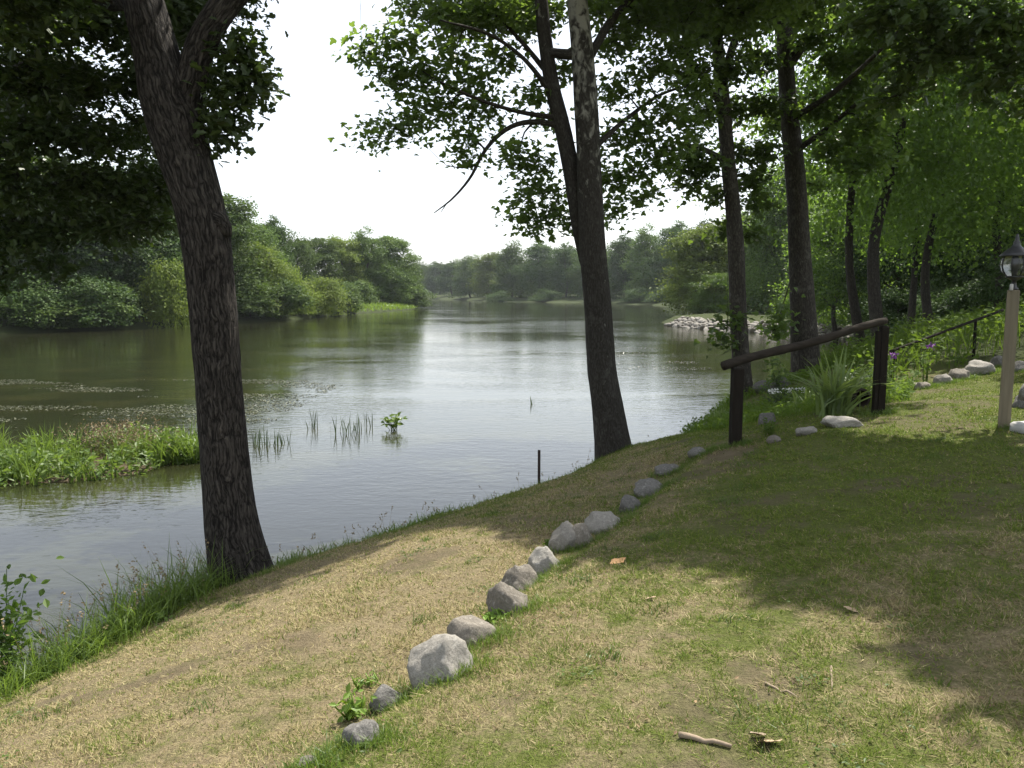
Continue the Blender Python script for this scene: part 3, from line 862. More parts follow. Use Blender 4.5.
def near_tree(name, label, base, limbs, blobs, bark, leafmat, tmpl, leaf, seed, d0, sprays=26, per=13, trunk_sides=40, ridges=.02, flare=.35, bare=(), branch_bark=None, spr=.20):
    rg = np.random.default_rng(seed)
    root = thing(name, label, 'tree', base)
    tr, br, lf = MB(), MB(), MB()
    lf.smooth = False
    P = tube(tr, limbs[0], trunk_sides, .05, ridges, flare, seed)
    nodes = [P[len(P) // 3:]]
    for k, l in enumerate(limbs[1:]):
        Q = tube(tr, l, max(10, trunk_sides // 2), .06, ridges * .6, 0, seed + k + 1)
        nodes.append(Q)
    for l in bare:
        nodes.append(tube(br, l, 6, .12))
    nd = np.concatenate(nodes)
    bl = list(blobs)
    made = []
    for c, r in bl:
        # a bough from the nearest wood (limb or an earlier bough) to the clump
        dd = np.linalg.norm(nd[:, :3] - c, axis=1) + np.maximum(0, nd[:, 2] - c[2] - .3) * .8
        q = nd[np.argmin(dd)]
        L = np.linalg.norm(c - q[:3])
        r0 = min(q[3] * .6, .014 + .011 * L)
        mid = (q[:3] + c) / 2 + np.array([0, 0, .10 * L]) + rg.normal(size=3) * .07 * L
        B = tube(br, smooth_path([(*q[:3], r0), (*mid, r0 * .7), (*c, .008)], max(.18, L / 8)), 5, None)
        nd = np.r_[nd, B]
        ns = max(6, int(sprays * (r / .8) ** 1.6))
        for s in range(ns):
            dv = rg.normal(size=3); dv /= np.linalg.norm(dv)
            e = c + dv * np.array([r, r, r * .62]) * rg.uniform(.25, 1.05)
            qs = B[rg.integers(len(B) * 2 // 3, len(B))][:3]
            m2 = (qs + e) / 2 + rg.normal(size=3) * .06
            tube(br, [(*qs, .006), (*m2, .0045), (*e, .002)], 3, None, cap=False)
            n = max(3, int(per * rg.uniform(.6, 1.4)))
            t = rg.uniform(.35, 1.1, n)[:, None]
            pts = qs * (1 - t) + e * t + rg.normal(size=(n, 3)) * spr * np.array([1, 1, .7])
            nr = np.array([0, 0, 1.0]) + rg.normal(size=(n, 3)) * .55 + dv * .25
            leaves(lf, pts, nr, leaf * rg.uniform(.45, 1.45, n), tmpl, droop=dv * .5 + np.array([0, 0, -.45]), rg=rg)
    tr.build('trunk', M[bark], root, attr_name='bark_co')
    if br.v:
        br.build('branches', M[branch_bark or bark], root, attr_name='bark_co')
    lf.build('crown', M[leafmat], root)
    return root
def blob_px(lst, d0):                                       # (px, py, radius px, depth offset)
    return [(at(a, b, d0 + (k[0] if k else 0)), r * (d0 + (k[0] if k else 0)) / F) for a, b, r, *k in lst]
def scatter(rg, n, lo, hi, rad, ok=None):
    out = []
    tries = 0
    while len(out) < n and tries < n * 30:
        tries += 1
        c = rg.uniform(lo, hi)
        if ok is None or ok(c):
            out.append((c, rg.uniform(*rad)))
    return out
def frame_px(c):
    v = c - np.array([0, 0, CAMZ])
    zc = v[1] * math.cos(PITCH) - v[2] * math.sin(PITCH)
    yc = v[1] * math.sin(PITCH) + v[2] * math.cos(PITCH)
    if zc < .2: return (1e6, 1e6)
    return 512 + F * v[0] / zc, 384 - F * yc / zc
def clear_of(regions, r_m=.55):
    def f(c):
        px, py = frame_px(c)
        m = r_m * F / max(c[1], 1)
        if any(a - m < px < b + m and t - m < py < bt + m for a, t, b, bt in regions): return False
        return not in_sun(c)
    return f
OPEN = [(268, -60, 338, 400), (215, 150, 420, 400), (-100, 260, 640, 900), (420, 215, 640, 400), (600, 240, 1030, 900)]   # open views kept free of hanging leaves

# big leaning tree on the left
d1 = 8.3
b1 = on_z(240, 578, .36)
t1 = [path_px([(246, 600, 84), (241, 572, 72), (231, 520, 63), (224, 450, 57), (216, 350, 54), (211, 290, 54), (204, 230, 56), (192, 180, 58), (177, 130, 62), (166, 95, 60), (158, 60, 52), (148, 20, 46), (138, -30, 40), (120, -160, 32), (115, -330, 22, .4), (130, -520, 12, .8)], d1),
      path_px([(180, 125, 36), (190, 85, 34), (201, 45, 33), (221, 10, 31), (256, -30, 28), (300, -120, 24, -.3), (330, -240, 15, -.6)], d1),
      path_px([(150, 30, 24), (110, -20, 20), (50, -70, 16, -.8), (-40, -120, 11, -1.6)], d1),
      path_px([(213, 222, 34), (222, 226, 24), (227, 238, 10)], d1 - .05),
      path_px([(145, 0, 22), (90, 10, 16, 1.0), (30, 60, 12, 1.8), (-40, 110, 8, 2.4)], d1)]
rg1 = np.random.default_rng(101)
bl1 = blob_px([(236, 62, 17), (250, 74, 13), (226, 95, 16), (228, 120, 12), (218, 135, 9), (205, 115, 17, .6), (210, 75, 18, .8), (190, 105, 17, 1), (240, 40, 12), (243, 92, 10)], d1)
for gx, gy, r, dz in [(20, 30, 46, 0), (70, 20, 46, .6), (115, 30, 40, 1.2), (160, 15, 30, 1.5), (30, 85, 46, .3), (80, 80, 42, 1), (125, 85, 30, 1.6), (15, 140, 46, .6), (65, 135, 42, .8),
                      (110, 140, 26, 1.5), (140, 120, 22, 1.7), (20, 190, 44, .8), (75, 185, 40, 1.2), (120, 190, 30, 1.6), (150, 180, 20, 1.8), (10, 235, 36, 1), (60, 228, 34, 1.3), (110, 230, 30, 1.6), (150, 222, 22, 1.8), (-40, 60, 46, 0), (-40, 150, 46, .5), (-30, 220, 40, .9), (50, 262, 24, 1.4), (-10, 272, 26, 1.2),
                      (0, 0, 44, -1), (60, 0, 44, -.6), (175, 60, 22, 1.6), (180, 20, 30, 1.8)]:
    bl1 += blob_px([(gx, gy, r, dz)], d1)
bl1 += blob_px([(rg1.uniform(-50, 165), rg1.uniform(-10, 235), rg1.uniform(24, 40), rg1.uniform(1.5, 4)) for k in range(34)], d1)
bl1 += scatter(rg1, 70, np.array([-9.5, 5.0, 6.3]), np.array([1.0, 12.5, 11.5]), (.6, 1.0), clear_of(OPEN))
near_tree('oak_tree', 'big leaning tree with dark furrowed trunk forking at the top, on the left bank', (b1[0], b1[1], b1[2]), t1, bl1, 'bark_furrow', 'oak_leaf', L_OAK, .10, 1, d1, 44, 32, 72, .014, .30, branch_bark='bark_dark', spr=.13)

# mottled twin-stemmed tree on the bank, centre
d2 = 14.7
b2 = on_z(612, 450, .5)
t2 = [path_px([(616, 470, 50), (613, 448, 44), (608, 410, 38), (602, 370, 35), (598, 310, 33), (593, 250, 31), (590, 190, 29), (588, 140, 28), (585, 90, 27), (581, 40, 25), (577, 0, 23), (570, -80, 20), (566, -200, 15), (570, -340, 8)], d2),
      path_px([(598, 300, 18, .3), (588, 262, 19, .35), (580, 225, 20, .3), (573, 180, 20, .3), (563, 130, 19, .3), (552, 85, 17, .3), (545, 40, 16, .3), (541, 0, 15, .3), (530, -90, 11, .5), (520, -200, 6, .6)], d2),
      path_px([(585, 55, 13), (562, 54, 11, .1), (548, 52, 11, .3)], d2),
      path_px([(588, 60, 10), (612, 20, 9, .4), (650, -20, 7, .8)], d2),
      path_px([(592, 150, 7), (625, 120, 5.5, .6), (660, 95, 4, 1), (690, 85, 2, 1.4)], d2),
      path_px([(556, 100, 7, .3), (525, 60, 5, 0), (490, 35, 3.6, -.4), (440, 20, 2, -.8)], d2),
      path_px([(553, 80, 7, .3), (520, 40, 4.6, .6), (480, 0, 3.4, 1), (430, -30, 3, 1.5)], d2)]
bare2 = [path_px([(560, 126, 8, .3), (540, 122, 7, .2), (518, 124, 6.5, 0), (500, 134, 5.5, -.1), (484, 152, 4.5, -.1), (470, 178, 3.4, -.1), (452, 199, 2.4, -.1), (434, 213, 1.2, -.1)], d2),
         path_px([(558, 118, 7, .3), (520, 112, 5, 0), (480, 100, 4, -.3), (440, 82, 3, -.6)], d2),
         path_px([(478, 165, 2, -.1), (462, 168, 1.6, -.1), (446, 165, 1, -.1)], d2),
         path_px([(447, 203, 1.6, -.1), (444, 208, 1.2, -.1), (441, 212, .8, -.1)], d2)]
bl2 = blob_px([(362, 52, 12, -.6), (385, 45, 18, -.5), (410, 40, 20, -.4), (372, 138, 10, -.4), (395, 128, 17, -.3), (420, 118, 20, -.2), (450, 112, 22, 0), (400, 85, 20, -.5), (430, 75, 24, -.4), (455, 52, 24, -.2), (440, 15, 22, .2), (410, 5, 16, .3),
               (475, 80, 24, .2), (490, 112, 22, .2), (468, 135, 18, .1), (505, 60, 22, .6), (480, 20, 22, .8), (520, 20, 24, .9), (530, 95, 20, .5), (390, 68, 14, -.5), (465, 155, 11, 0), (500, 8, 24, .4), (555, 15, 20, 1), (425, 100, 16, .2),
               (520, 150, 18, 1), (540, 165, 20, .9), (530, 190, 20, 1), (520, 215, 15, 1), (545, 215, 18, .9), (560, 195, 18, 1.2), (570, 225, 14, 1.1), (515, 165, 14, .9), (535, 228, 10, 1),
               (615, 40, 26, .8), (640, 20, 26, .6), (620, 90, 26, .9), (650, 70, 26, .8), (680, 50, 24, .8), (610, 140, 24, 1), (640, 125, 26, .9), (670, 110, 24, .8), (612, 180, 22, 1), (640, 170, 22, .9), (660, 150, 22, .9), (618, 212, 16, 1), (640, 200, 16, .9), (668, 165, 14, .8), (690, 130, 18, .8), (600, 10, 22, 1.2), (690, 15, 24, .6), (700, 90, 20, 1),
               (548, 120, 16, 1.4), (565, 70, 18, 1.3)], d2)
rg2 = np.random.default_rng(102)
bl2 += scatter(rg2, 60, np.array([-4.0, 10.0, 8.6]), np.array([6.5, 18.5, 14.0]), (.8, 1.2), clear_of(OPEN))
near_tree('plane_tree', 'twin-stemmed tree with mottled pale upper bark in the centre of the bank', (b2[0], b2[1], b2[2]), t2, bl2, 'bark_plane', 'plane_leaf', L_LOBE, .115, 2, d2, 29, 23, 48, .010, .22, bare=bare2, branch_bark='bark_dark')

# two straight trees by the handrail
def shade_blobs(rg, n, poly_px, hlo, hhi, rad, margin):
    pts = np.array([on_z(a, b, z)[:2] for a, b, z in poly_px])
    lo, hi = pts.min(0), pts.max(0)
    out = []
    while len(out) < n:
        g = rg.uniform(lo, hi)
        _, ins = seg_dist(np.array([g[0]]), np.array([g[1]]), pts)
        if not ins[0]: continue
        h = rg.uniform(hlo, hhi)
        c = np.array([g[0], g[1], 1.6]) + TOSUN * ((h - 1.6) / TOSUN[2])
        px, py = frame_px(c)
        if -100 < px < 1124 and py > 150: continue
        if in_sun(c, margin): continue
        out.append((c, rg.uniform(*rad)))
    return out
d3 = 20.0
b3 = on_z(742, 396, .72)
t3 = [path_px([(746, 408, 36), (743, 392, 31), (741, 360, 27), (738, 310, 25), (736, 250, 24), (732, 200, 22), (727, 150, 21), (723, 100, 20), (719, 60, 18), (714, 10, 16), (706, -60, 13), (700, -200, 7)], d3, .66),
      path_px([(722, 85, 10), (735, 40, 9, .3), (752, 0, 8, .5), (770, -60, 5, .8)], d3),
      path_px([(730, 165, 8), (705, 150, 6, -.4), (680, 145, 4, -.8)], d3),
      path_px([(724, 110, 8), (690, 60, 7, -.6), (660, 20, 5, -1.2)], d3)]
rg3 = np.random.default_rng(103)
bl3 = blob_px([(690, 185, 18, -.4), (705, 165, 22, -.5), (688, 150, 18, -.6), (715, 195, 16, .4), (750, 180, 20, .5), (740, 150, 22, .6), (765, 150, 20, .6), (700, 115, 24, -.4), (735, 110, 24, .5), (765, 105, 22, .5), (690, 75, 26, -.6), (725, 70, 26, -.5), (760, 60, 24, .5), (700, 35, 26, -.5), (735, 25, 26, -.6), (770, 15, 24, .4),
               (755, 205, 16, .8), (680, 165, 14, -.6), (720, 230, 12, .6), (728, 322, 10, -.4), (724, 338, 6, -.4), (750, 235, 14, 1)], d3)
bl3 += scatter(rg3, 30, np.array([1.5, 16, 11]), np.array([9, 23, 17]), (.9, 1.3), clear_of(OPEN))
near_tree('maple_tree', 'slender straight tree rising right behind the low handrail post', (b3[0], b3[1], b3[2]), t3, bl3, 'bark_mottled', 'plane_leaf', L_LOBE, .14, 3, d3, 28, 20, 36, .010, .25, branch_bark='bark_dark')

d4 = 21.0
b4 = on_z(806, 384, 1.1)
t4 = [path_px([(810, 398, 58), (807, 380, 46), (805, 350, 39), (803, 310, 35), (800, 260, 31), (797, 200, 28), (793, 150, 26), (788, 100, 24), (785, 55, 21), (783, 20, 17), (780, -40, 13), (776, -200, 7)], d4, .70),
      path_px([(789, 65, 12), (803, 45, 11, -.2), (820, 25, 9, -.4), (850, -10, 7, -.7)], d4),
      path_px([(786, 45, 13), (792, 15, 12, .1), (800, -30, 10, .2)], d4),
      path_px([(797, 150, 8), (825, 130, 6, -.8), (855, 105, 4, -1.6)], d4),
      path_px([(790, 120, 8), (830, 95, 7, -2), (870, 60, 5, -4), (900, 30, 4, -6)], d4)]
rg4 = np.random.default_rng(104)
bl4 = blob_px([(820, 110, 24, -1), (850, 90, 26, -1.4), (835, 60, 26, -1.2), (870, 60, 26, -2), (815, 35, 24, -.8), (855, 25, 26, -1.6), (800, 10, 24, .5), (830, 150, 22, -1), (865, 130, 24, -1.8), (850, 165, 18, -1.5), (890, 100, 24, -2.2), (895, 30, 26, -2.4), (775, 125, 18, .6), (815, 185, 14, .8), (880, 155, 18, -2), (779, 318, 8, -.4), (774, 330, 7, -.5)], d4)
bl4 += scatter(rg4, 30, np.array([4, 16, 11.5]), np.array([13, 25, 18]), (.9, 1.3), clear_of(OPEN))
near_tree('maple_tree', 'thick straight tree with pale blotched base behind the long-leaved plant', (b4[0], b4[1], b4[2]), t4, bl4, 'bark_mottled', 'plane_leaf', L_LOBE, .14, 4, d4, 28, 20, 40, .012, .30, branch_bark='bark_dark')

# tree whose trunk stands just right of the view; its boughs hang in from the top right and shade the lawn
p5 = np.array([8.6, 9.6]); z5 = float(ground_z(p5[0], p5[1])[0])
t5 = [[(p5[0], p5[1], z5 - .3, .42), (p5[0], p5[1], z5 + .3, .34), (p5[0] - .1, p5[1], z5 + 3, .29), (p5[0] - .3, p5[1] - .1, z5 + 7, .24), (p5[0] - .4, p5[1] - .2, z5 + 11, .15), (p5[0] - .4, p5[1] - .2, z5 + 15, .06)],
      [(p5[0] - .2, p5[1], z5 + 5.5, .15), (7.4, 10.0, 9.4, .11), (6.2, 10.6, 10.8, .06), (5.6, 11, 11.4, .02)],
      [(p5[0] - .2, p5[1], z5 + 6.5, .14), (8.0, 11.4, 10.4, .10), (7.2, 13.4, 11.8, .05), (6.6, 14.6, 12.4, .02)],
      [(p5[0] - .2, p5[1], z5 + 4.6, .09), (7.4, 9.8, 7.6, .06), (6.2, 10.0, 7.9, .03), (5.4, 10.0, 7.7, .015)],
      [(p5[0] - .3, p5[1], z5 + 7.5, .13), (7.8, 8.6, 11.0, .07), (7.2, 7.8, 12.4, .03)]]
rg5 = np.random.default_rng(105)
SHADE = [(440, 522, .6), (560, 512, 1.3), (627, 576, 1.6), (657, 578, 1.6), (762, 566, 1.65), (773, 601, 1.7), (812, 621, 1.72), (852, 614, 1.75), (907, 646, 1.77), (927, 676, 1.78), (1024, 706, 1.8), (1300, 770, 1.9), (1300, 470, 1.9), (1024, 468, 1.85), (930, 462, 1.85), (850, 446, 1.85), (760, 448, 1.6), (640, 470, 1.2), (560, 482, .6)]
bl5 = shade_blobs(rg5, 330, SHADE, 9.6, 13.5, (.5, .85), .36) + shade_blobs(rg5, 460, SHADE, 9.0, 12.5, (.26, .42), .02)
bl5 += blob_px([(880, 20, 40, 0), (940, 15, 44, 0), (1000, 20, 44, -.4), (1015, 60, 34, -.2), (920, 60, 36, .4), (960, 48, 30, .3), (985, 85, 24, 0), (900, 95, 26, .6), (1040, 100, 36, 0)], 10.0)
near_tree('oak_tree', 'overhanging tree whose dark leafy boughs hang in from the top right corner', (p5[0], p5[1], z5), t5, bl5, 'bark_dark', 'oak_leaf', L_OAK, .13, 5, 9, 30, 26, 36, .012, .25, branch_bark='bark_dark', spr=.12)

# ------------------------------------------------------------------ lawn blades (uncountable)
def scatter_r(rg, n, r0, r1, a0, a1, power=1.0):
    u = rg.uniform(0, 1, n)
    r = r0 * (r1 / r0) ** u if power == 0 else (r0 ** power + u * (r1 ** power - r0 ** power)) ** (1 / power)
    a = np.radians(rg.uniform(a0, a1, n))
    return r * np.sin(a), r * np.cos(a), r
rgl = np.random.default_rng(55)
x, y, r = scatter_r(rgl, 900000, 1.6, 17.5, -47, 47, .8)
k = (shore(x, y) > .05) & ~seg_dist(x, y, np.array([(5.6, 12.4), (9.5, 15.4), (30, 18), (30, 40), (8, 40), (4.3, 15.5)]))[1]
x, y, r = x[k], y[k], r[k]
s = shore(x, y)
lush = lush_of(x, y)
clump = fbm(np.c_[x * 3.1, y * 3.1, 0 * x], 3, 77)
tuft = fbm(np.c_[x * 14, y * 14, 0 * x], 2, 78)
keep = rgl.uniform(0, 1, len(x)) < .45 + .9 * sstep(.35, .62, clump * .5 + tuft * .5 + lush[:, 0] * .3) - .75 * bare_soil(x, y)
x, y, r, s, lush, clump, tuft = x[keep], y[keep], r[keep], s[keep], lush[keep], clump[keep], tuft[keep]
n = len(x)
flat = rgl.uniform(0, 1, n) < .55                          # dry blades lie flat as thatch, living ones stand
h = rgl.uniform(.016, .040, n) * (.6 + .7 * sstep(.4, .7, clump) + .5 * sstep(.45, .65, tuft)) * (1 + 1.0 * np.exp(-s / .4))
lean = np.where(flat, rgl.uniform(1.2, 1.9, n), rgl.uniform(.2, 1.1, n))
mb = MB(); mb.smooth = False
blades(mb, np.c_[x, y, ground_z(x, y) - .002], h, np.clip(.0014 * r, .0035, .016) * rgl.uniform(.7, 1.3, n), lean, rgl)
at2 = lush.copy(); at2[:, 2] = flat
mb.attr = [np.repeat(at2, 3, 0)]
tag(mb.build('lawn_grass', M['blade'], attr_name='lush'), 'short dry and green grass blades of the sloping lawn', 'grass', kind='stuff')

# tall grass along the bank
ne = np.array([tuple(p) for p in near_edge])
sl = np.r_[0, np.cumsum(np.linalg.norm(np.diff(ne, axis=0), axis=1))]
def along(rg, n, a, b, off, sd):                            # a,b: fractions as photo columns mapped to bank length
    t = rg.uniform(a, b, n)
    c = np.c_[np.interp(t, sl, ne[:, 0]), np.interp(t, sl, ne[:, 1])]
    tx = np.c_[np.interp(t + .05, sl, ne[:, 0]), np.interp(t + .05, sl, ne[:, 1])] - c
    nn = np.c_[tx[:, 1], -tx[:, 0]] / (np.linalg.norm(tx, axis=1)[:, None] + 1e-9)
    return c + nn * (off + np.abs(rg.normal(size=n)) * sd)[:, None], t
def bank_len(px): return float(np.interp(px, [-260, -100, 0, 100, 215, 300, 430, 510, 560, 612, 650, 690, 730, 775], sl))
rgb = np.random.default_rng(60)
mb = MB(); mb.smooth = False
for a, b, n, h0, h1, sd in [(-150, 215, 5200, .12, .42, .24), (10, 205, 1700, .25, .75, .2), (100, 212, 500, .45, 1.0, .12), (240, 440, 3400, .06, .24, .16), (440, 690, 3600, .05, .18, .18), (270, 300, 300, .1, .3, .15), (690, 775, 2000, .1, .35, .5)]:
    p, t = along(rgb, n, bank_len(a), bank_len(b), -.06, sd)
    blades(mb, np.c_[p, ground_z(p[:, 0], p[:, 1]) - .02], rgb.uniform(h0, h1, n), rgb.uniform(.006, .014, n), rgb.uniform(.15, 1.0, n), rgb, 3)
tag(mb.build('bank_grass', M['reed'], attr_name=None), 'long green grass fringing the edge of the lawn at the water', 'grass', kind='stuff')
mb = MB(); mb.smooth = False
for a, b, n, h0, h1 in [(10, 212, 170, .4, .95), (270, 440, 90, .2, .5), (440, 690, 90, .15, .45)]:
    p, t = along(rgb, n, bank_len(a), bank_len(b), -.1, .12)
    h = rgb.uniform(h0, h1, n)
    az = rgb.uniform(0, 6.28, n); ln = rgb.uniform(.1, .5, n)
    base = np.c_[p, ground_z(p[:, 0], p[:, 1]) - .02]
    blades(mb, base, h, np.full(n, .004), ln, rgb, 3, az)
    tip_ = base + np.array([0, 0, 1.0]) * (h * (1 - ln * .5))[:, None] + np.c_[np.cos(az), np.sin(az), 0 * az] * (h * ln)[:, None]
    for q in range(7):
        f = rgb.uniform(-.16, .0, n)
        leaves(mb, tip_ + np.array([0, 0, 1.0]) * f[:, None] * h[:, None] - np.c_[np.cos(az), np.sin(az), 0 * az] * (-f * h * ln)[:, None] , rgb.normal(size=(n, 3)), np.full(n, .028), L_OVAL, rg=rgb)
tag(mb.build('seed_stalks', M['seed']), 'thin dry seed stalks standing in the bank grass', 'grass', kind='stuff')

# weedy island left
mb = MB()
isl = [(-9.6, 15.2, 2.6, 1.3), (-7.6, 16.3, 1.7, .75), (-12, 14.6, 3, 1.8)]
def in_isl(rg, n):
    out = []
    for cx, cy, rx, ry in isl:
        a = rg.uniform(0, 6.28, n); q = np.sqrt(rg.uniform(0, 1, n))
        out.append(np.c_[cx + np.cos(a) * rx * q * 1.06, cy + np.sin(a) * ry * q * 1.12])
    return np.concatenate(out)
gx = np.linspace(-16, -5.4, 60); gy = np.linspace(12, 18.2, 40)
GX, GY = np.meshgrid(gx, gy)
zz = np.full(GX.shape, -.4)
for cx, cy, rx, ry in isl:
    zz = np.maximum(zz, .10 - .5 * ((((GX - cx) / rx) ** 2 + ((GY - cy) / ry) ** 2) - .8))
zz = np.minimum(zz, .05) + (fbm(np.c_[GX.ravel() * 2, GY.ravel() * 2, 0 * GX.ravel()], 2, 3).reshape(GX.shape) - .5) * .1
q = np.arange(39)[:, None] * 60 + np.arange(59)[None]
mb.add(np.c_[GX.ravel(), GY.ravel(), zz.ravel()], [np.stack([q, q + 1, q + 61, q + 60], 2).reshape(-1, 4)], np.tile([0, 1, 0], (GX.size, 1)))
tag(mb.build('mud_island', M['ground'], attr_name='lush'), kind='structure')
rgi = np.random.default_rng(61)
mb = MB(); mb.smooth = False
p = in_isl(rgi, 4200); n = len(p)
c1 = fbm(np.c_[p * 2.2, 0 * p[:, :1]], 3, 8)
hh = (.18 + .62 * sstep(.34, .62, c1)) * rgi.uniform(.35, 1.2, n)
k = (c1 > .38) & (fbm(np.c_[p * 1.1 + 5, 0 * p[:, :1]], 2, 28) > .28)
blades(mb, np.c_[p, np.full(n, .0)][k], hh[k], rgi.uniform(.014, .034, n)[k], rgi.uniform(.1, .8, n)[k], rgi, 4)
p = in_isl(rgi, 5200); n = len(p)
c2 = fbm(np.c_[p * 2.2, 0 * p[:, :1] + 3], 3, 18)
k = (c2 > .46) | (p[:, 0] < -8.8) & (p[:, 1] < 14.8); p = p[k]; c2 = c2[k]; n = len(p)
leaves(mb, np.c_[p, rgi.uniform(.03, 1, n) * (.12 + .45 * sstep(.4, .7, c2))], np.array([0, -.2, 1.0]) + rgi.normal(size=(n, 3)) * .55, rgi.uniform(.06, .16, n), L_OVAL, rg=rgi)
tag(mb.build('island_reeds', M['reed']), 'bright green reeds and weeds crowding the low island in the shallows', 'reeds', kind='stuff')
mb = MB(); mb.smooth = False
p = np.c_[rgi.normal(-7.95, .45, 170), rgi.normal(16.0, .35, 170)]; n = 170
h = rgi.uniform(.5, .85, n)
blades(mb, np.c_[p, 0 * p[:, :1]], h, np.full(n, .006), np.full(n, .12), rgi, 2)
leaves(mb, np.repeat(np.c_[p, h - .08], 6, 0) + rgi.normal(size=(n * 6, 3)) * np.array([.04, .04, .06]), rgi.normal(size=(n * 6, 3)), np.full(n * 6, .05), L_OVAL, rg=rgi)
tag(mb.build('island_seed_heads', M['seed']), 'brownish seed heads above the reeds of the island', 'reeds', kind='stuff')

# grassy tongue of the spit
mb = MB(); mb.smooth = False
p = np.c_[rgi.uniform(-30, -17.5, 2500), rgi.uniform(125, 180, 2500)]
k = (shore(p[:, 0], p[:, 1]) > .1) & (shore(p[:, 0], p[:, 1]) < 7); p = p[k]; n = len(p)
blades(mb, np.c_[p, ground_z(p[:, 0], p[:, 1])], rgi.uniform(.3, .9, n), rgi.uniform(.1, .25, n), rgi.uniform(.2, .8, n), rgi, 2)
tag(mb.build('spit_grass', M['bright_leaf']), 'bright grass on the low tongue of the wooded spit', 'grass', kind='stuff')

# reeds standing in the water
def reed_clump(px, py, wpx, hpx, n, label, seed):
    rg = np.random.default_rng(seed)
    c = on_z(px, py, 0)
    sc = c[1] / F
    mb = MB(); mb.smooth = False
    p = np.c_[c[0] + rg.uniform(-.5, .5, n) * wpx * sc, c[1] + rg.normal(size=n) * .22, np.full(n, -.1)]
    blades(mb, p, rg.uniform(.45, 1.05, n) * hpx * sc + .1, rg.uniform(.018, .032, n), rg.uniform(.02, .35, n), rg, 3)
    tag(mb.build('reed_clump', M['water_reed'], origin=(c[0], c[1], 0)), label, 'reeds', 'reed clumps standing in the river')
reed_clump(263, 445, 26, 22, 26, 'sparse reed clump in the water just right of the big trunk', 1)
reed_clump(286, 444, 16, 18, 10, 'few thin reeds right beside the clump nearest the big trunk', 2)
reed_clump(314, 428, 8, 26, 14, 'narrow tall reed tuft in open water, second from the big trunk', 3)
reed_clump(346, 433, 26, 24, 26, 'wider reed clump in open water left of the leafy water plant', 4)
reed_clump(366, 428, 12, 22, 8, 'thin reeds beside the leafy water plant', 5)
reed_clump(532, 405, 5, 10, 6, 'tiny reed tuft far out in open water left of the mottled trunk', 6)
c = on_z(394, 430, 0)
rt = thing('water_plant', 'bright green broad-leaved water plant rising alone from the river', 'plant', (c[0], c[1], 0))
mb, ml = MB(), MB(); ml.smooth = False
rgw = np.random.default_rng(9)
for k in range(16):
    e = np.array([c[0] + rgw.normal() * .14, c[1] + rgw.normal() * .12, rgw.uniform(.12, .32)])
    tube(mb, [(c[0] + rgw.normal() * .05, c[1], -.1, .008), (*e, .004)], 4)
    leaves(ml, np.repeat(e[None], 4, 0) + rgw.normal(size=(4, 3)) * .04, np.array([0, -.3, 1]) + rgw.normal(size=(4, 3)) * .4, rgw.uniform(.12, .2, 4), L_OVAL, rg=rgw)
mb.build('stems', M['bright_leaf'], rt); ml.build('leaves', M['bright_leaf'], rt)

# ------------------------------------------------------------------ stones on the lawn
def stone(px, py, wpx, hpx, label, group, mat='rock', seed=0, depth_ratio=.9, d=None, tilt=0.0, sink=.42, name='field_stone', cat='rock'):
    g = on_ground(px, py)
    sc = g[1] / F
    W, H = wpx * sc * 1.16, hpx * sc * 1.14
    mb = rock_mesh(200 + seed, 4, .45)
    o = bpy.data.objects.new(name, mb.mesh(name, M[mat]))
    COL.objects.link(o)
    hv = H * .76
    o.scale = (W / 2, W / 2 * depth_ratio, hv)
    o.location = (g[0], g[1] + W * .3 * depth_ratio, g[2] + hv * (1 - 2 * sink))
    o.rotation_euler = (0, tilt, random.uniform(-.5, .5))
    tag(o, label, cat, group)
    STONES.append((g[0], g[1] + W * .3 * depth_ratio, W / 2))
    return o
STONES = []
G_S = 'stones in the row across the lawn'
for k, (a, b, wd, hh, lab, mt) in enumerate([
        (308, 772, 20, 12, 'pale stone at the very bottom edge, nearest of the row', 'rock'),
        (360, 748, 36, 30, 'grey rounded stone second nearest in the row, beside leafy weeds', 'rock_grey'),
        (385, 712, 34, 22, 'small dark-sided stone just below the big whitish boulder', 'rock_grey'),
        (437, 683, 63, 47, 'biggest whitish boulder of the row across the lawn', 'rock_pale'),
        (472, 650, 48, 32, 'tan boulder touching the big whitish one from behind', 'rock'),
        (508, 617, 42, 32, 'tan stone with leafy weeds at its left side', 'rock'),
        (520, 594, 38, 26, 'rounded stone right behind the one with weeds', 'rock'),
        (545, 576, 31, 28, 'upright rounded stone in the middle of the row', 'rock_pale'),
        (565, 552, 30, 28, 'pale stone at the left of a touching pair near the shade edge', 'rock_pale'),
        (580, 550, 28, 25, 'pale stone at the right of a touching pair near the shade edge', 'rock'),
        (603, 533, 42, 20, 'long low stone just before the row enters the shade', 'rock_pale'),
        (630, 512, 25, 16, 'small stone of the row, first one in the shade', 'rock_grey'),
        (650, 496, 30, 17, 'flat grey stone of the row in the shade', 'rock_grey'),
        (669, 475, 24, 10, 'half-buried stone of the row far in the shade', 'rock_grey'),
        (700, 456, 20, 8, 'last flat stone of the row, nearest the handrail', 'rock_grey')]):
    stone(a, b, wd, hh, lab, G_S, mt, k, .85)
G_B = 'stones edging the flower bed'
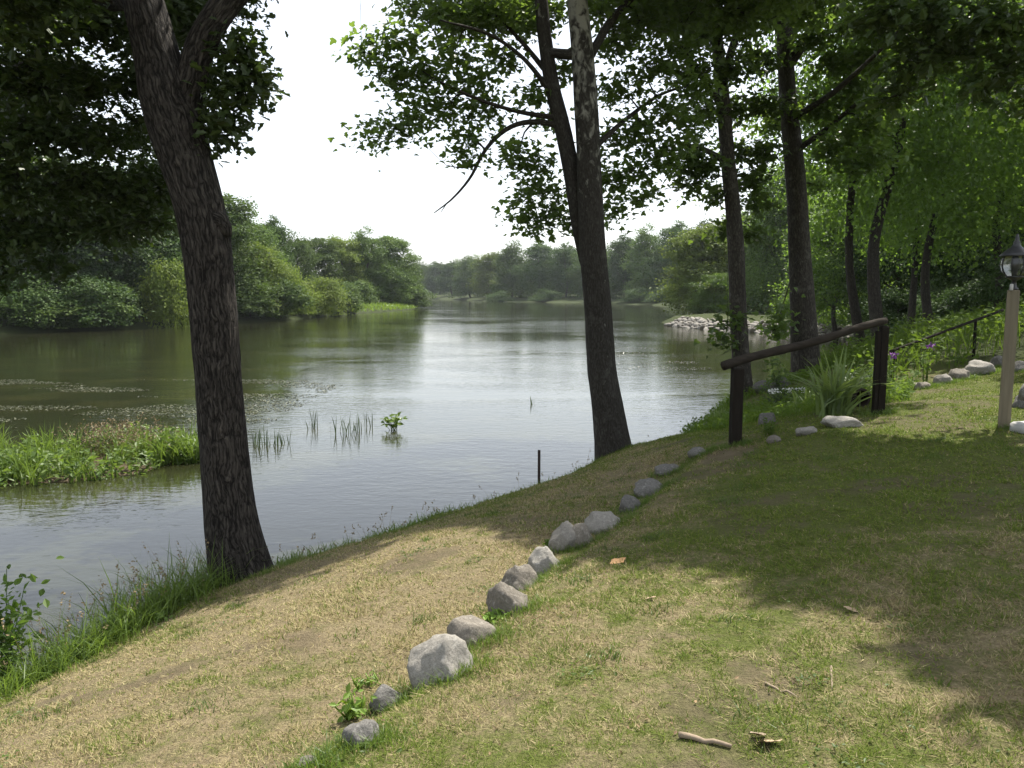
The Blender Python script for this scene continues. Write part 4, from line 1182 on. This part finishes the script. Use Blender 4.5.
for k, (a, b, wd, hh, lab, mt) in enumerate([
        (925, 389, 18, 7, 'low half-hidden stone at the left end of the flower bed edging', 'rock'),
        (946, 384, 17, 10, 'small grey stone, second from the left in the flower bed edging', 'rock_pale'),
        (962, 380, 19, 12, 'grey stone in the middle of the flower bed edging', 'rock'),
        (984, 374, 25, 16, 'largest pale stone of the flower bed edging', 'rock_pale'),
        (1000, 367, 14, 11, 'stone of the flower bed edging just left of the lamp post', 'rock_grey'),
        (1022, 372, 16, 12, 'grey stone of the edging right behind the lamp post', 'rock_grey')]):
    stone(a, b, wd, hh, lab, G_B, mt, 30 + k)
for k, (a, b, wd, hh, lab, mt) in enumerate([
        (846, 427, 38, 11, 'long white flat stone lying in the grass under the handrail', 'rock_pale'),
        (808, 435, 22, 8, 'short pale flat stone left of the long white one', 'rock_pale'),
        (776, 443, 15, 7, 'small flat stone right of the low handrail post', 'rock'),
        (768, 424, 16, 12, 'dark stone in the weeds right of the low handrail post', 'rock_grey'),
        (766, 391, 22, 10, 'grey stone at the water beside the slender trunk', 'rock_grey'),
        (782, 388, 18, 11, 'grey stone at the water beside the thick trunk', 'rock_grey'),
        (710, 428, 14, 7, 'grey stone at the bank left of the low handrail post', 'rock_grey')]):
    stone(a, b, wd, hh, lab, 'loose stones around the handrail', mt, 50 + k, .6)
for k, (px, dz) in enumerate(((1022, 0), (1030, .0), (1026, .14))):
    o = stone(px + 3, 408, 16, 13, 'grey stone in the little pile right of the lamp post', 'stone pile by the lamp', 'rock_grey', 70 + k)
    o.location.z += dz

mb = MB(); mb.smooth = False
rgs = np.random.default_rng(90)
for k, (a, b, c) in enumerate(STONES[:21] + [(2.65, 9.45, .09), (4.62, 10.0, .11), (5.42, 8.7, .09), (2.0, 14.75, .5), (-2.8, 8.25, .48)]):
    n = int(420 + 1500 * c)
    t = np.where(rgs.uniform(0, 1, n) < .6, rgs.normal(size=n) * .9 - .5, rgs.uniform(0, 6.28, n)); q = c * .82 + np.abs(rgs.normal(size=n)) * .08
    px_, py_ = a + np.cos(t) * q, b + np.sin(t) * q * .85
    blades(mb, np.c_[px_, py_, ground_z(px_, py_) - .004], rgs.uniform(.02, .11, n), np.full(n, .0045 if b < 9 else .008), rgs.uniform(.2, 1.0, n), rgs, 2)
tag(mb.build('stone_row_grass', M['reed']), 'uncut green grass growing tight around the stones of the row', 'grass', kind='stuff')

# ------------------------------------------------------------------ handrails, lamp, stake
def post_px(px, py_top, py_base, d):
    g = at(px, py_base, d)
    z = at(px, py_top, d)[2]
    return g[0], d, float(ground_z(g[0], d)[0]), z
hx0, hy0, hz0, hz1 = post_px(735, 368, 445, 9.45)
kx0, ky0, kz0, kz1 = post_px(878, 326, 411, 10.0)
rt = thing('wooden_handrail', 'sloping dark log handrail on wooden posts at the lawn edge', 'handrail', (hx0, hy0, hz0))
mb = MB(); box(mb, (hx0, hy0, (hz0 - .3 + hz1) / 2), (.125, .125, hz1 - hz0 + .3), bev=.012); mb.smooth = False; mb.build('post', M['black_wood'], rt)
mb = MB(); box(mb, (kx0 + .022, ky0, (kz0 - .3 + kz1) / 2), (.085, .10, kz1 - kz0 + .3), bev=.012); mb.smooth = False; mb.build('post', M['black_wood'], rt)
mb = MB(); box(mb, (kx0 - .052, ky0 - .01, (kz0 - .3 + kz1 - .06) / 2), (.046, .07, kz1 - kz0 + .24), bev=.01); mb.smooth = False; mb.build('post', M['black_wood'], rt)
p0, p1 = at(723, 366, 9.45), at(886, 321, 10.03)
mb = MB()
pp = [(*(p0 + (p1 - p0) * t + np.array([0, 0, .012 * math.sin(t * 9)])), .055 - .009 * t + .003 * math.sin(t * 23) + .002 * math.sin(t * 61)) for t in np.linspace(0, 1, 30)]
tube(mb, pp, 16); mb.build('rail', M['rail_wood'], rt)
# metal rail
rt = None
q0, q1 = at(886, 353, 14.6), at(1003, 310, 16.2)
g0 = float(ground_z(q0[0], q0[1])[0])
rt = thing('metal_handrail', 'thin black metal handrail climbing behind the flower bed', 'handrail', (q0[0], q0[1], g0))
mb = MB(); tube(mb, [(*(q0 + (q1 - q0) * t), .027) for t in np.linspace(0, 1, 12)], 8); mb.build('rail', M['black_wood'], rt)
for t in (.06, .75):
    c = q0 + (q1 - q0) * t
    gz = float(ground_z(c[0], c[1])[0])
    mb = MB(); tube(mb, [(c[0], c[1], gz - .2, .03), (c[0], c[1], c[2] - .02, .03)], 8); mb.build('post', M['black_wood'], rt)
# lamp post
dl = 8.7
lx = at(1010, 340, dl)[0]; lz = float(ground_z(lx, dl)[0]); ltop = at(1011, 290, dl)[2]
rt = thing('lamp_post', 'weathered wooden lamp post carrying a black glass lantern at the right edge', 'lamp', (lx, dl, lz))
mb = MB(); box(mb, (lx, dl, (lz - .3 + ltop) / 2), (.115, .115, ltop - lz + .3), rz=-.5, bev=.008); mb.smooth = False; mb.build('post', M['grey_wood'], rt)
lan = bpy.data.objects.new('lantern', None)
u = F / dl
mb = MB()
lathe(mb, [(.045, 0), (.045, .02), (.025, .03), (.022, .10), (.05, .115), (.085, .135), (.09, .15)], (lx, dl, ltop), 20)
lam = mb.build('lantern_base', M['black_metal'], rt)
g = MB()
lathe(g, [(.088, .150), (.125, .20), (.142, .26), (.135, .32), (.118, .36)], (lx, dl, ltop), 28)
g.build('lantern_glass', M['glass'], rt)
mb = MB()
for k in range(8):
    a = k * math.pi / 4
    tube(mb, [(lx + math.cos(a) * r_, dl + math.sin(a) * r_, ltop + z_, .007) for r_, z_ in [(.09, .15), (.127, .20), (.145, .26), (.138, .32), (.121, .362)]], 5)
lathe(mb, [(.15, .358), (.155, .37), (.13, .395), (.085, .435), (.05, .46), (.04, .475), (.03, .49), (.035, .505), (.018, .53), (.022, .55), (.006, .60)], (lx, dl, ltop), 24)
mb.build('lantern_cap', M['black_metal'], rt)
mb = MB(); tube(mb, [(lx, dl, ltop + .14, .018), (lx, dl, ltop + .22, .018), (lx, dl, ltop + .25, .028), (lx, dl, ltop + .30, .028), (lx, dl, ltop + .33, .01)], 10); mb.build('bulb', M['white_paint'], rt)
mb = MB(); box(mb, (lx - .055, dl - .05, ltop + .03), (.025, .025, .07), bev=.004); mb.build('sensor', M['concrete'], rt)
# slab right of the lamp
c = at(1034, 440, 8.3)
mb = MB(); box(mb, (c[0] + .12, c[1], float(ground_z(c[0] + .1, c[1])[0]) + .03), (.42, .5, .14), rz=.3, bev=.02)
tag(mb.build('stone_slab', M['concrete'], origin=(c[0] + .12, c[1], float(ground_z(c[0] + .1, c[1])[0]))), 'pale flat slab at the foot of the lamp post', 'slab')
# stake
g = on_z(539, 484, .16); g[2] = float(ground_z(g[0], g[1])[0])
zt = at(537, 450, g[1])[2]
mb = MB(); box(mb, (g[0], g[1], (g[2] - .3 + zt) / 2), (.05, .035, zt - g[2] + .3), bev=.004, taper=.92); mb.smooth = False
tag(mb.build('wooden_stake', M['rust'], origin=tuple(g)), 'thin dark stake standing upright at the water edge', 'stake')
# hollow log
g = on_ground(862, 407)
rt = thing('hollow_log', 'short hollow log with a dark open end beside the rear handrail post', 'log', tuple(g))
mb = MB()
ax = np.array([.12, .99, 0]) * .45
ring = np.linspace(0, 2 * math.pi, 22, endpoint=False)
V = []
for t, r_ in ((1, .125), (0, .135), (0, .105), (.9, .09)):
    for a in ring:
        rr_ = r_ * (1 + .06 * math.sin(3 * a + 1) + .03 * math.sin(7 * a))
        V.append((g[0] + ax[0] * t + math.cos(a) * rr_ * .97, g[1] + ax[1] * t + math.cos(a) * rr_ * .25, g[2] + .12 + math.sin(a) * rr_))
qd = [[k * 22 + m, k * 22 + (m + 1) % 22, k * 22 + 22 + (m + 1) % 22, k * 22 + 22 + m] for k in range(2) for m in range(22)]
mb.add(V[:66], [np.array(qd)]); mb.build('shell', M['rail_wood'], rt)
mb = MB(); mb.add(V[44:], [np.array([[m, (m + 1) % 22, 22 + (m + 1) % 22, 22 + m] for m in range(22)]), np.arange(22, 44)[None]]); mb.build('hollow', M['dark_inside'], rt)
# white scalloped edging
a0, a1 = on_ground(768, 394), on_ground(807, 393)
mb = MB(); mb.smooth = False
L = np.linalg.norm(a1 - a0); nn = int(L / .14)
for k in range(nn):
    c = a0 + (a1 - a0) * ((k + .5) / nn)
    an = np.linspace(0, math.pi, 7)
    ux = (a1 - a0) / L
    fr = [c + ux * (-.065) + np.array([0, 0, -.05])] + [c + ux * (-.065 * math.cos(t)) + np.array([0, 0, .06 + .06 * math.sin(t)]) for t in an] + [c + ux * .065 + np.array([0, 0, -.05])]
    bk = [p + np.array([0, .03, 0]) for p in fr]
    m_ = len(fr)
    mb.add(np.array(fr + bk), [np.arange(m_)[None], np.arange(m_, 2 * m_)[None, ::-1], np.array([[k2, (k2 + 1) % m_ , m_ + (k2 + 1) % m_, m_ + k2] for k2 in range(m_)])])
tag(mb.build('scalloped_edging', M['white_paint'], origin=tuple(a0)), 'low white scalloped garden edging between the two straight trunks', 'edging')

# ------------------------------------------------------------------ plants by the handrail and in the bed
def sword_plant(px, py, n, h, spread, label, name='long_leaved_plant', seed=0, mat='sword_leaf', wd=.045):
    g = on_ground(px, py)
    rg = np.random.default_rng(seed)
    mb = MB(); mb.smooth = False
    b = np.c_[g[0] + rg.normal(size=n) * spread * .3, g[1] + rg.normal(size=n) * spread * .3, np.full(n, g[2] - .03)]
    blades(mb, b, rg.uniform(.6, 1.1, n) * h, rg.uniform(.6, 1.2, n) * wd, rg.uniform(.1, 1.0, n), rg, 5, curve=.8)
    return tag(mb.build(name, M[mat], origin=tuple(g)), label, 'plant')
sword_plant(836, 414, 150, .95, .36, 'tall clump of long arching leaves between the handrail posts', seed=1)
sword_plant(808, 411, 80, .45, .28, 'lower clump of long leaves left of the tall one', seed=2)
sword_plant(722, 422, 80, .38, .3, 'pale clump of long leaves at the bank left of the low post', seed=3)
sword_plant(862, 402, 50, .42, .25, 'small clump of long leaves behind the hollow log', seed=4)
def leafy(px, py, wpx, hpx, n, leaf, label, name='leafy_weed', mat='bed_leaf', seed=0, cat='plant', d=None, tm=L_OVAL, stems=8):
    g = on_ground(px, py) if d is None else at(px, py, d)
    rg = np.random.default_rng(seed)
    s_ = g[1] / F
    rt = thing(name, label, cat, tuple(g))
    ms, ml = MB(), MB(); ml.smooth = False
    W, H = wpx * s_ / 2, hpx * s_
    for k in range(stems):
        e = g + np.array([rg.normal() * W * .5, rg.normal() * W * .4, H * rg.uniform(.5, 1)])
        m_ = (g + e) / 2 + np.array([rg.normal() * .03, 0, .0])
        tube(ms, [(g[0] + rg.normal() * W * .2, g[1], g[2] - .05, .007), (*m_, .005), (*e, .003)], 4)
        c = max(3, n // stems)
        t = rg.uniform(.25, 1.05, c)[:, None]
        pts = g + (e - g) * t + rg.normal(size=(c, 3)) * np.array([W * .28, W * .28, H * .06])
        leaves(ml, pts, np.array([0, -.3, 1]) + rg.normal(size=(c, 3)) * .5, leaf * rg.uniform(.6, 1.3, c), tm, rg=rg)
    ms.build('stems', M[mat], rt); ml.build('leaves', M[mat], rt)
    return rt
leafy(8, 700, 60, 158, 430, .08, 'leafy sapling at the left edge beside the water', 'sapling', 'wood_leaf', 1, 'sapling', d=6.3, stems=10)
leafy(350, 722, 40, 34, 70, .045, 'bright leafy weed left of the second stone in the row', mat='bright_leaf', seed=2)
leafy(366, 690, 22, 16, 30, .035, 'small leafy weed behind the dark-sided stone', mat='bright_leaf', seed=8)
leafy(490, 628, 26, 20, 50, .05, 'bright leafy weed between two stones of the row', mat='bright_leaf', seed=3)
leafy(588, 460, 12, 18, 50, .09, 'dark leafy sprout at the foot of the mottled trunk', mat='oak_leaf', seed=4)
leafy(770, 436, 24, 20, 60, .05, 'low leafy weed right of the low handrail post', seed=5)
leafy(695, 432, 22, 18, 50, .06, 'dark leafy weed at the bank left of the handrail', mat='plane_leaf', seed=6)
leafy(550, 548, 16, 10, 26, .04, 'small weed beside the touching pair of stones', mat='bed_leaf', seed=7)
leafy(162, 622, 14, 10, 22, .05, 'bright little weed on the bank left of the big trunk', mat='bright_leaf', seed=11)
leafy(776, 392, 26, 40, 140, .12, 'leafy shrub at the left foot of the thick trunk', 'small_shrub', 'plane_leaf', 9, 'shrub')
leafy(785, 405, 60, 22, 300, .06, 'low rounded dark green plant in front of the thick trunk', 'low_shrub', 'oak_leaf', 10, 'shrub', stems=24)
leafy(850, 398, 40, 34, 220, .07, 'dark leafy plant behind the long-leaved clump', 'low_shrub', 'plane_leaf', 12, 'shrub', stems=18)
for k, (px, py) in enumerate(((889, 392), (925, 386))):
    rt = leafy(px, py, 18, 40, 60, .07, ('purple flowering plant beside the rear handrail post', 'purple flowering plant further right along the metal rail')[k], 'flowering_plant', 'bed_leaf', 20 + k)
    g = np.array(rt.location); rg = np.random.default_rng(k + 70)
    mb = MB(); mb.smooth = False
    for q in range(3):
        c = g + np.array([rg.normal() * .07, -.1 + rg.normal() * .05, rg.uniform(.58, .70)])
        leaves(mb, c + rg.normal(size=(16, 3)) * .025, rg.normal(size=(16, 3)) + np.array([0, -1, .5]), rg.uniform(.03, .05, 16), L_OVAL, rg=rg)
    mb.build('flowers', M['petal'], rt)
rgf = np.random.default_rng(80)
BED = np.array([(5.9, 12.9), (7.2, 14.1), (9.3, 15.4), (13, 15.8), (24, 17), (24, 27), (10, 26), (6.6, 16.5)])
mb = MB(); mb.smooth = False
pts = rgf.uniform((5, 12), (24, 27), (26000, 2))
pts = pts[seg_dist(pts[:, 0], pts[:, 1], BED)[1]]
n = len(pts)
gz = ground_z(pts[:, 0], pts[:, 1])
hh = .12 + .75 * sstep(.25, .75, fbm(np.c_[pts * .8, 0 * pts[:, :1]], 2, 14))
leaves(mb, np.c_[pts, gz + hh * rgf.uniform(.25, 1, n)], np.array([0, -.2, 1.0]) + rgf.normal(size=(n, 3)) * .5, rgf.uniform(.07, .17, n), L_OVAL, rg=rgf)
k = rgf.choice(n, 3500, replace=False)
blades(mb, np.c_[pts[k], gz[k]], hh[k] * rgf.uniform(.8, 1.3, 3500) + .1, rgf.uniform(.012, .025, 3500), rgf.uniform(.1, .7, 3500), rgf, 3)
tag(mb.build('flower_bed_greenery', M['bed_leaf']), 'lush mixed greenery filling the flower bed behind the stones', 'ground cover', kind='stuff')
mb = MB(); mb.smooth = False
pts = rgf.uniform((2.6, 10.5), (9.5, 23), (16000, 2))
sh = shore(pts[:, 0], pts[:, 1])
k = (sh > .1) & (pts[:, 1] > 11.0 + .0 * pts[:, 0]) & (pts[:, 0] > 2.9 + (pts[:, 1] - 10.5) * .12) & ~seg_dist(pts[:, 0], pts[:, 1], BED)[1] & (pts[:, 0] < 5.5 + (pts[:, 1] - 11) * .55)
k &= fbm(np.c_[pts * .9, 0 * pts[:, :1]], 2, 24) > .38
pts = pts[k]; n = len(pts)
gz = ground_z(pts[:, 0], pts[:, 1])
leaves(mb, np.c_[pts, gz + rgf.uniform(.02, .22, n)], np.array([0, -.2, 1.0]) + rgf.normal(size=(n, 3)) * .5, rgf.uniform(.05, .11, n), L_OVAL, rg=rgf)
blades(mb, np.c_[pts, gz], rgf.uniform(.1, .3, n), rgf.uniform(.01, .02, n), rgf.uniform(.2, .9, n), rgf, 2)
tag(mb.build('bank_greenery', M['bed_leaf']), 'low weeds covering the bank behind the log handrail', 'ground cover', kind='stuff')

# ------------------------------------------------------------------ small litter on the lawn
def litter_leaf(px, py, size, mat, label, seed):
    g = on_ground(px, py)
    rg = np.random.default_rng(seed)
    a = np.linspace(0, 2 * math.pi, 14, endpoint=False)
    r_ = size * (.75 + .35 * np.cos(a * 5 + seed) ** 2) * np.where(np.cos(a) > .5, 1.2, 1)
    top = np.c_[np.cos(a) * r_, np.sin(a) * r_ * .6, .02 + .28 * size * np.sin(a + seed) + .05 * size * rg.normal(size=14)]
    V = np.r_[[[0, 0, .012]], top]
    mb = MB(); mb.add(V + g, [np.array([[0, 1 + k, 1 + (k + 1) % 14] for k in range(14)])])
    tag(mb.build('fallen_leaf', M[mat], origin=tuple(g)), label, 'leaf', 'fallen leaves on the lawn')
litter_leaf(617, 564, .055, 'dry_leaf', 'orange-brown curled leaf on the lawn at the shade edge', 1)
litter_leaf(650, 601, .03, 'tan_leaf', 'small tan leaf on the sunlit lawn below the orange-brown one', 2)
litter_leaf(766, 752, .045, 'tan_leaf', 'tan dry leaf on the lawn at the bottom edge', 3)
litter_leaf(757, 742, .03, 'dead_wood', 'dark brown leaf scrap beside the tan leaf at the bottom', 4)
litter_leaf(850, 616, .035, 'tan_leaf', 'pale leaf scrap on the lawn at the right shade edge', 5)
def stick(px0, py0, px1, py1, r_, label, seed):
    a, b = on_ground(px0, py0), on_ground(px1, py1)
    mb = MB(); rg = np.random.default_rng(seed)
    tube(mb, [(*(a + (b - a) * t + np.array([0, 0, r_ + rg.normal() * .004])), r_ * (1 - .4 * t)) for t in np.linspace(0, 1, 7)], 7)
    tag(mb.build('fallen_stick', M['dead_wood'], origin=tuple(a)), label, 'stick', 'sticks on the lawn')
stick(679, 745, 731, 755, .012, 'thick dry stick on the lawn at the bottom edge', 1)
stick(765, 690, 798, 700, .006, 'thin dark twig on the lawn in the bare patch', 2)
stick(831, 672, 832, 695, .005, 'short upright-lying twig in the bare patch near the shade', 3)
g = on_ground(944, 690)
sword_plant(944, 690, 26, .07, .06, 'little star-shaped grass tuft at the shade edge on the right', 'grass_tuft', 40, 'bed_leaf', .008)

# dry bits on the lawn and weed mats plus flecks imitating dark ripples on the water
rgq = np.random.default_rng(99)
x, y, r = scatter_r(rgq, 2600, 2.0, 13, -42, 42, 1.0)
k = (shore(x, y) > .3) & (fbm(np.c_[x * 1.3, y * 1.3, 0 * x], 3, 61) > .46); x, y = x[k], y[k]; n = len(x)
mb = MB(); mb.smooth = False
leaves(mb, np.c_[x, y, ground_z(x, y) + .012], np.array([0, 0, 1.0]) + rgq.normal(size=(n, 3)) * .35, rgq.uniform(.008, .026, n), L_OVAL, rg=rgq)
tag(mb.build('leaf_litter', M['litter']), 'scattered brown bits of leaf litter lying in the short grass', 'litter', kind='stuff')
x = np.r_[rgq.uniform(-26, -6.3, 30000), rgq.uniform(4.5, 9, 2500)]; y = np.r_[rgq.uniform(18.5, 31, 30000), rgq.uniform(34, 50, 2500)]  # second batch of flecks imitates dark ripples near the stony point
f = fbm(np.c_[x * .35, y * .9, 0 * x], 4, 66)
k = (f > .53) & (shore(x, y) < -.6); x, y = x[k], y[k]; n = len(x)
mb = MB(); mb.smooth = False
leaves(mb, np.c_[x, y, np.full(n, .006) + rgq.uniform(0, .012, n)], np.array([0, 0, 1.0]) + rgq.normal(size=(n, 3)) * .06, rgq.uniform(.03, .11, n), L_OVAL, rg=rgq)
tag(mb.build('floating_weed_and_ripples', M['weed_ripple']), 'mats of small floating water weed beyond the reedy island, plus flecks standing in for dark ripples', 'water weed', kind='stuff')

# weedy tufts and clover in the mown grass
rgt = np.random.default_rng(140)
mb = MB(); mb.smooth = False
for k in range(150):
    cx, cy, _ = (float(v_[0]) for v_ in scatter_r(rgt, 1, 2.2, 12, -38, 40, 1.2))
    if shore(np.array([cx]), np.array([cy]))[0] < .4: continue
    n = int(rgt.integers(25, 70)); q = rgt.uniform(.04, .11)
    px_, py_ = cx + rgt.normal(size=n) * q, cy + rgt.normal(size=n) * q
    gz = ground_z(px_, py_)
    if k % 3:
        blades(mb, np.c_[px_, py_, gz - .003], rgt.uniform(.03, .085, n), np.full(n, .0045 + .0004 * cy), rgt.uniform(.3, 1.2, n), rgt, 2)
    else:
        leaves(mb, np.c_[px_, py_, gz + rgt.uniform(.008, .03, n)], np.array([0, 0, 1.0]) + rgt.normal(size=(n, 3)) * .35, rgt.uniform(.012, .03, n), L_OVAL, rg=rgt)
tag(mb.build('lawn_weeds', M['reed']), 'scattered greener tufts and clover in the dry mown grass', 'grass', kind='stuff')
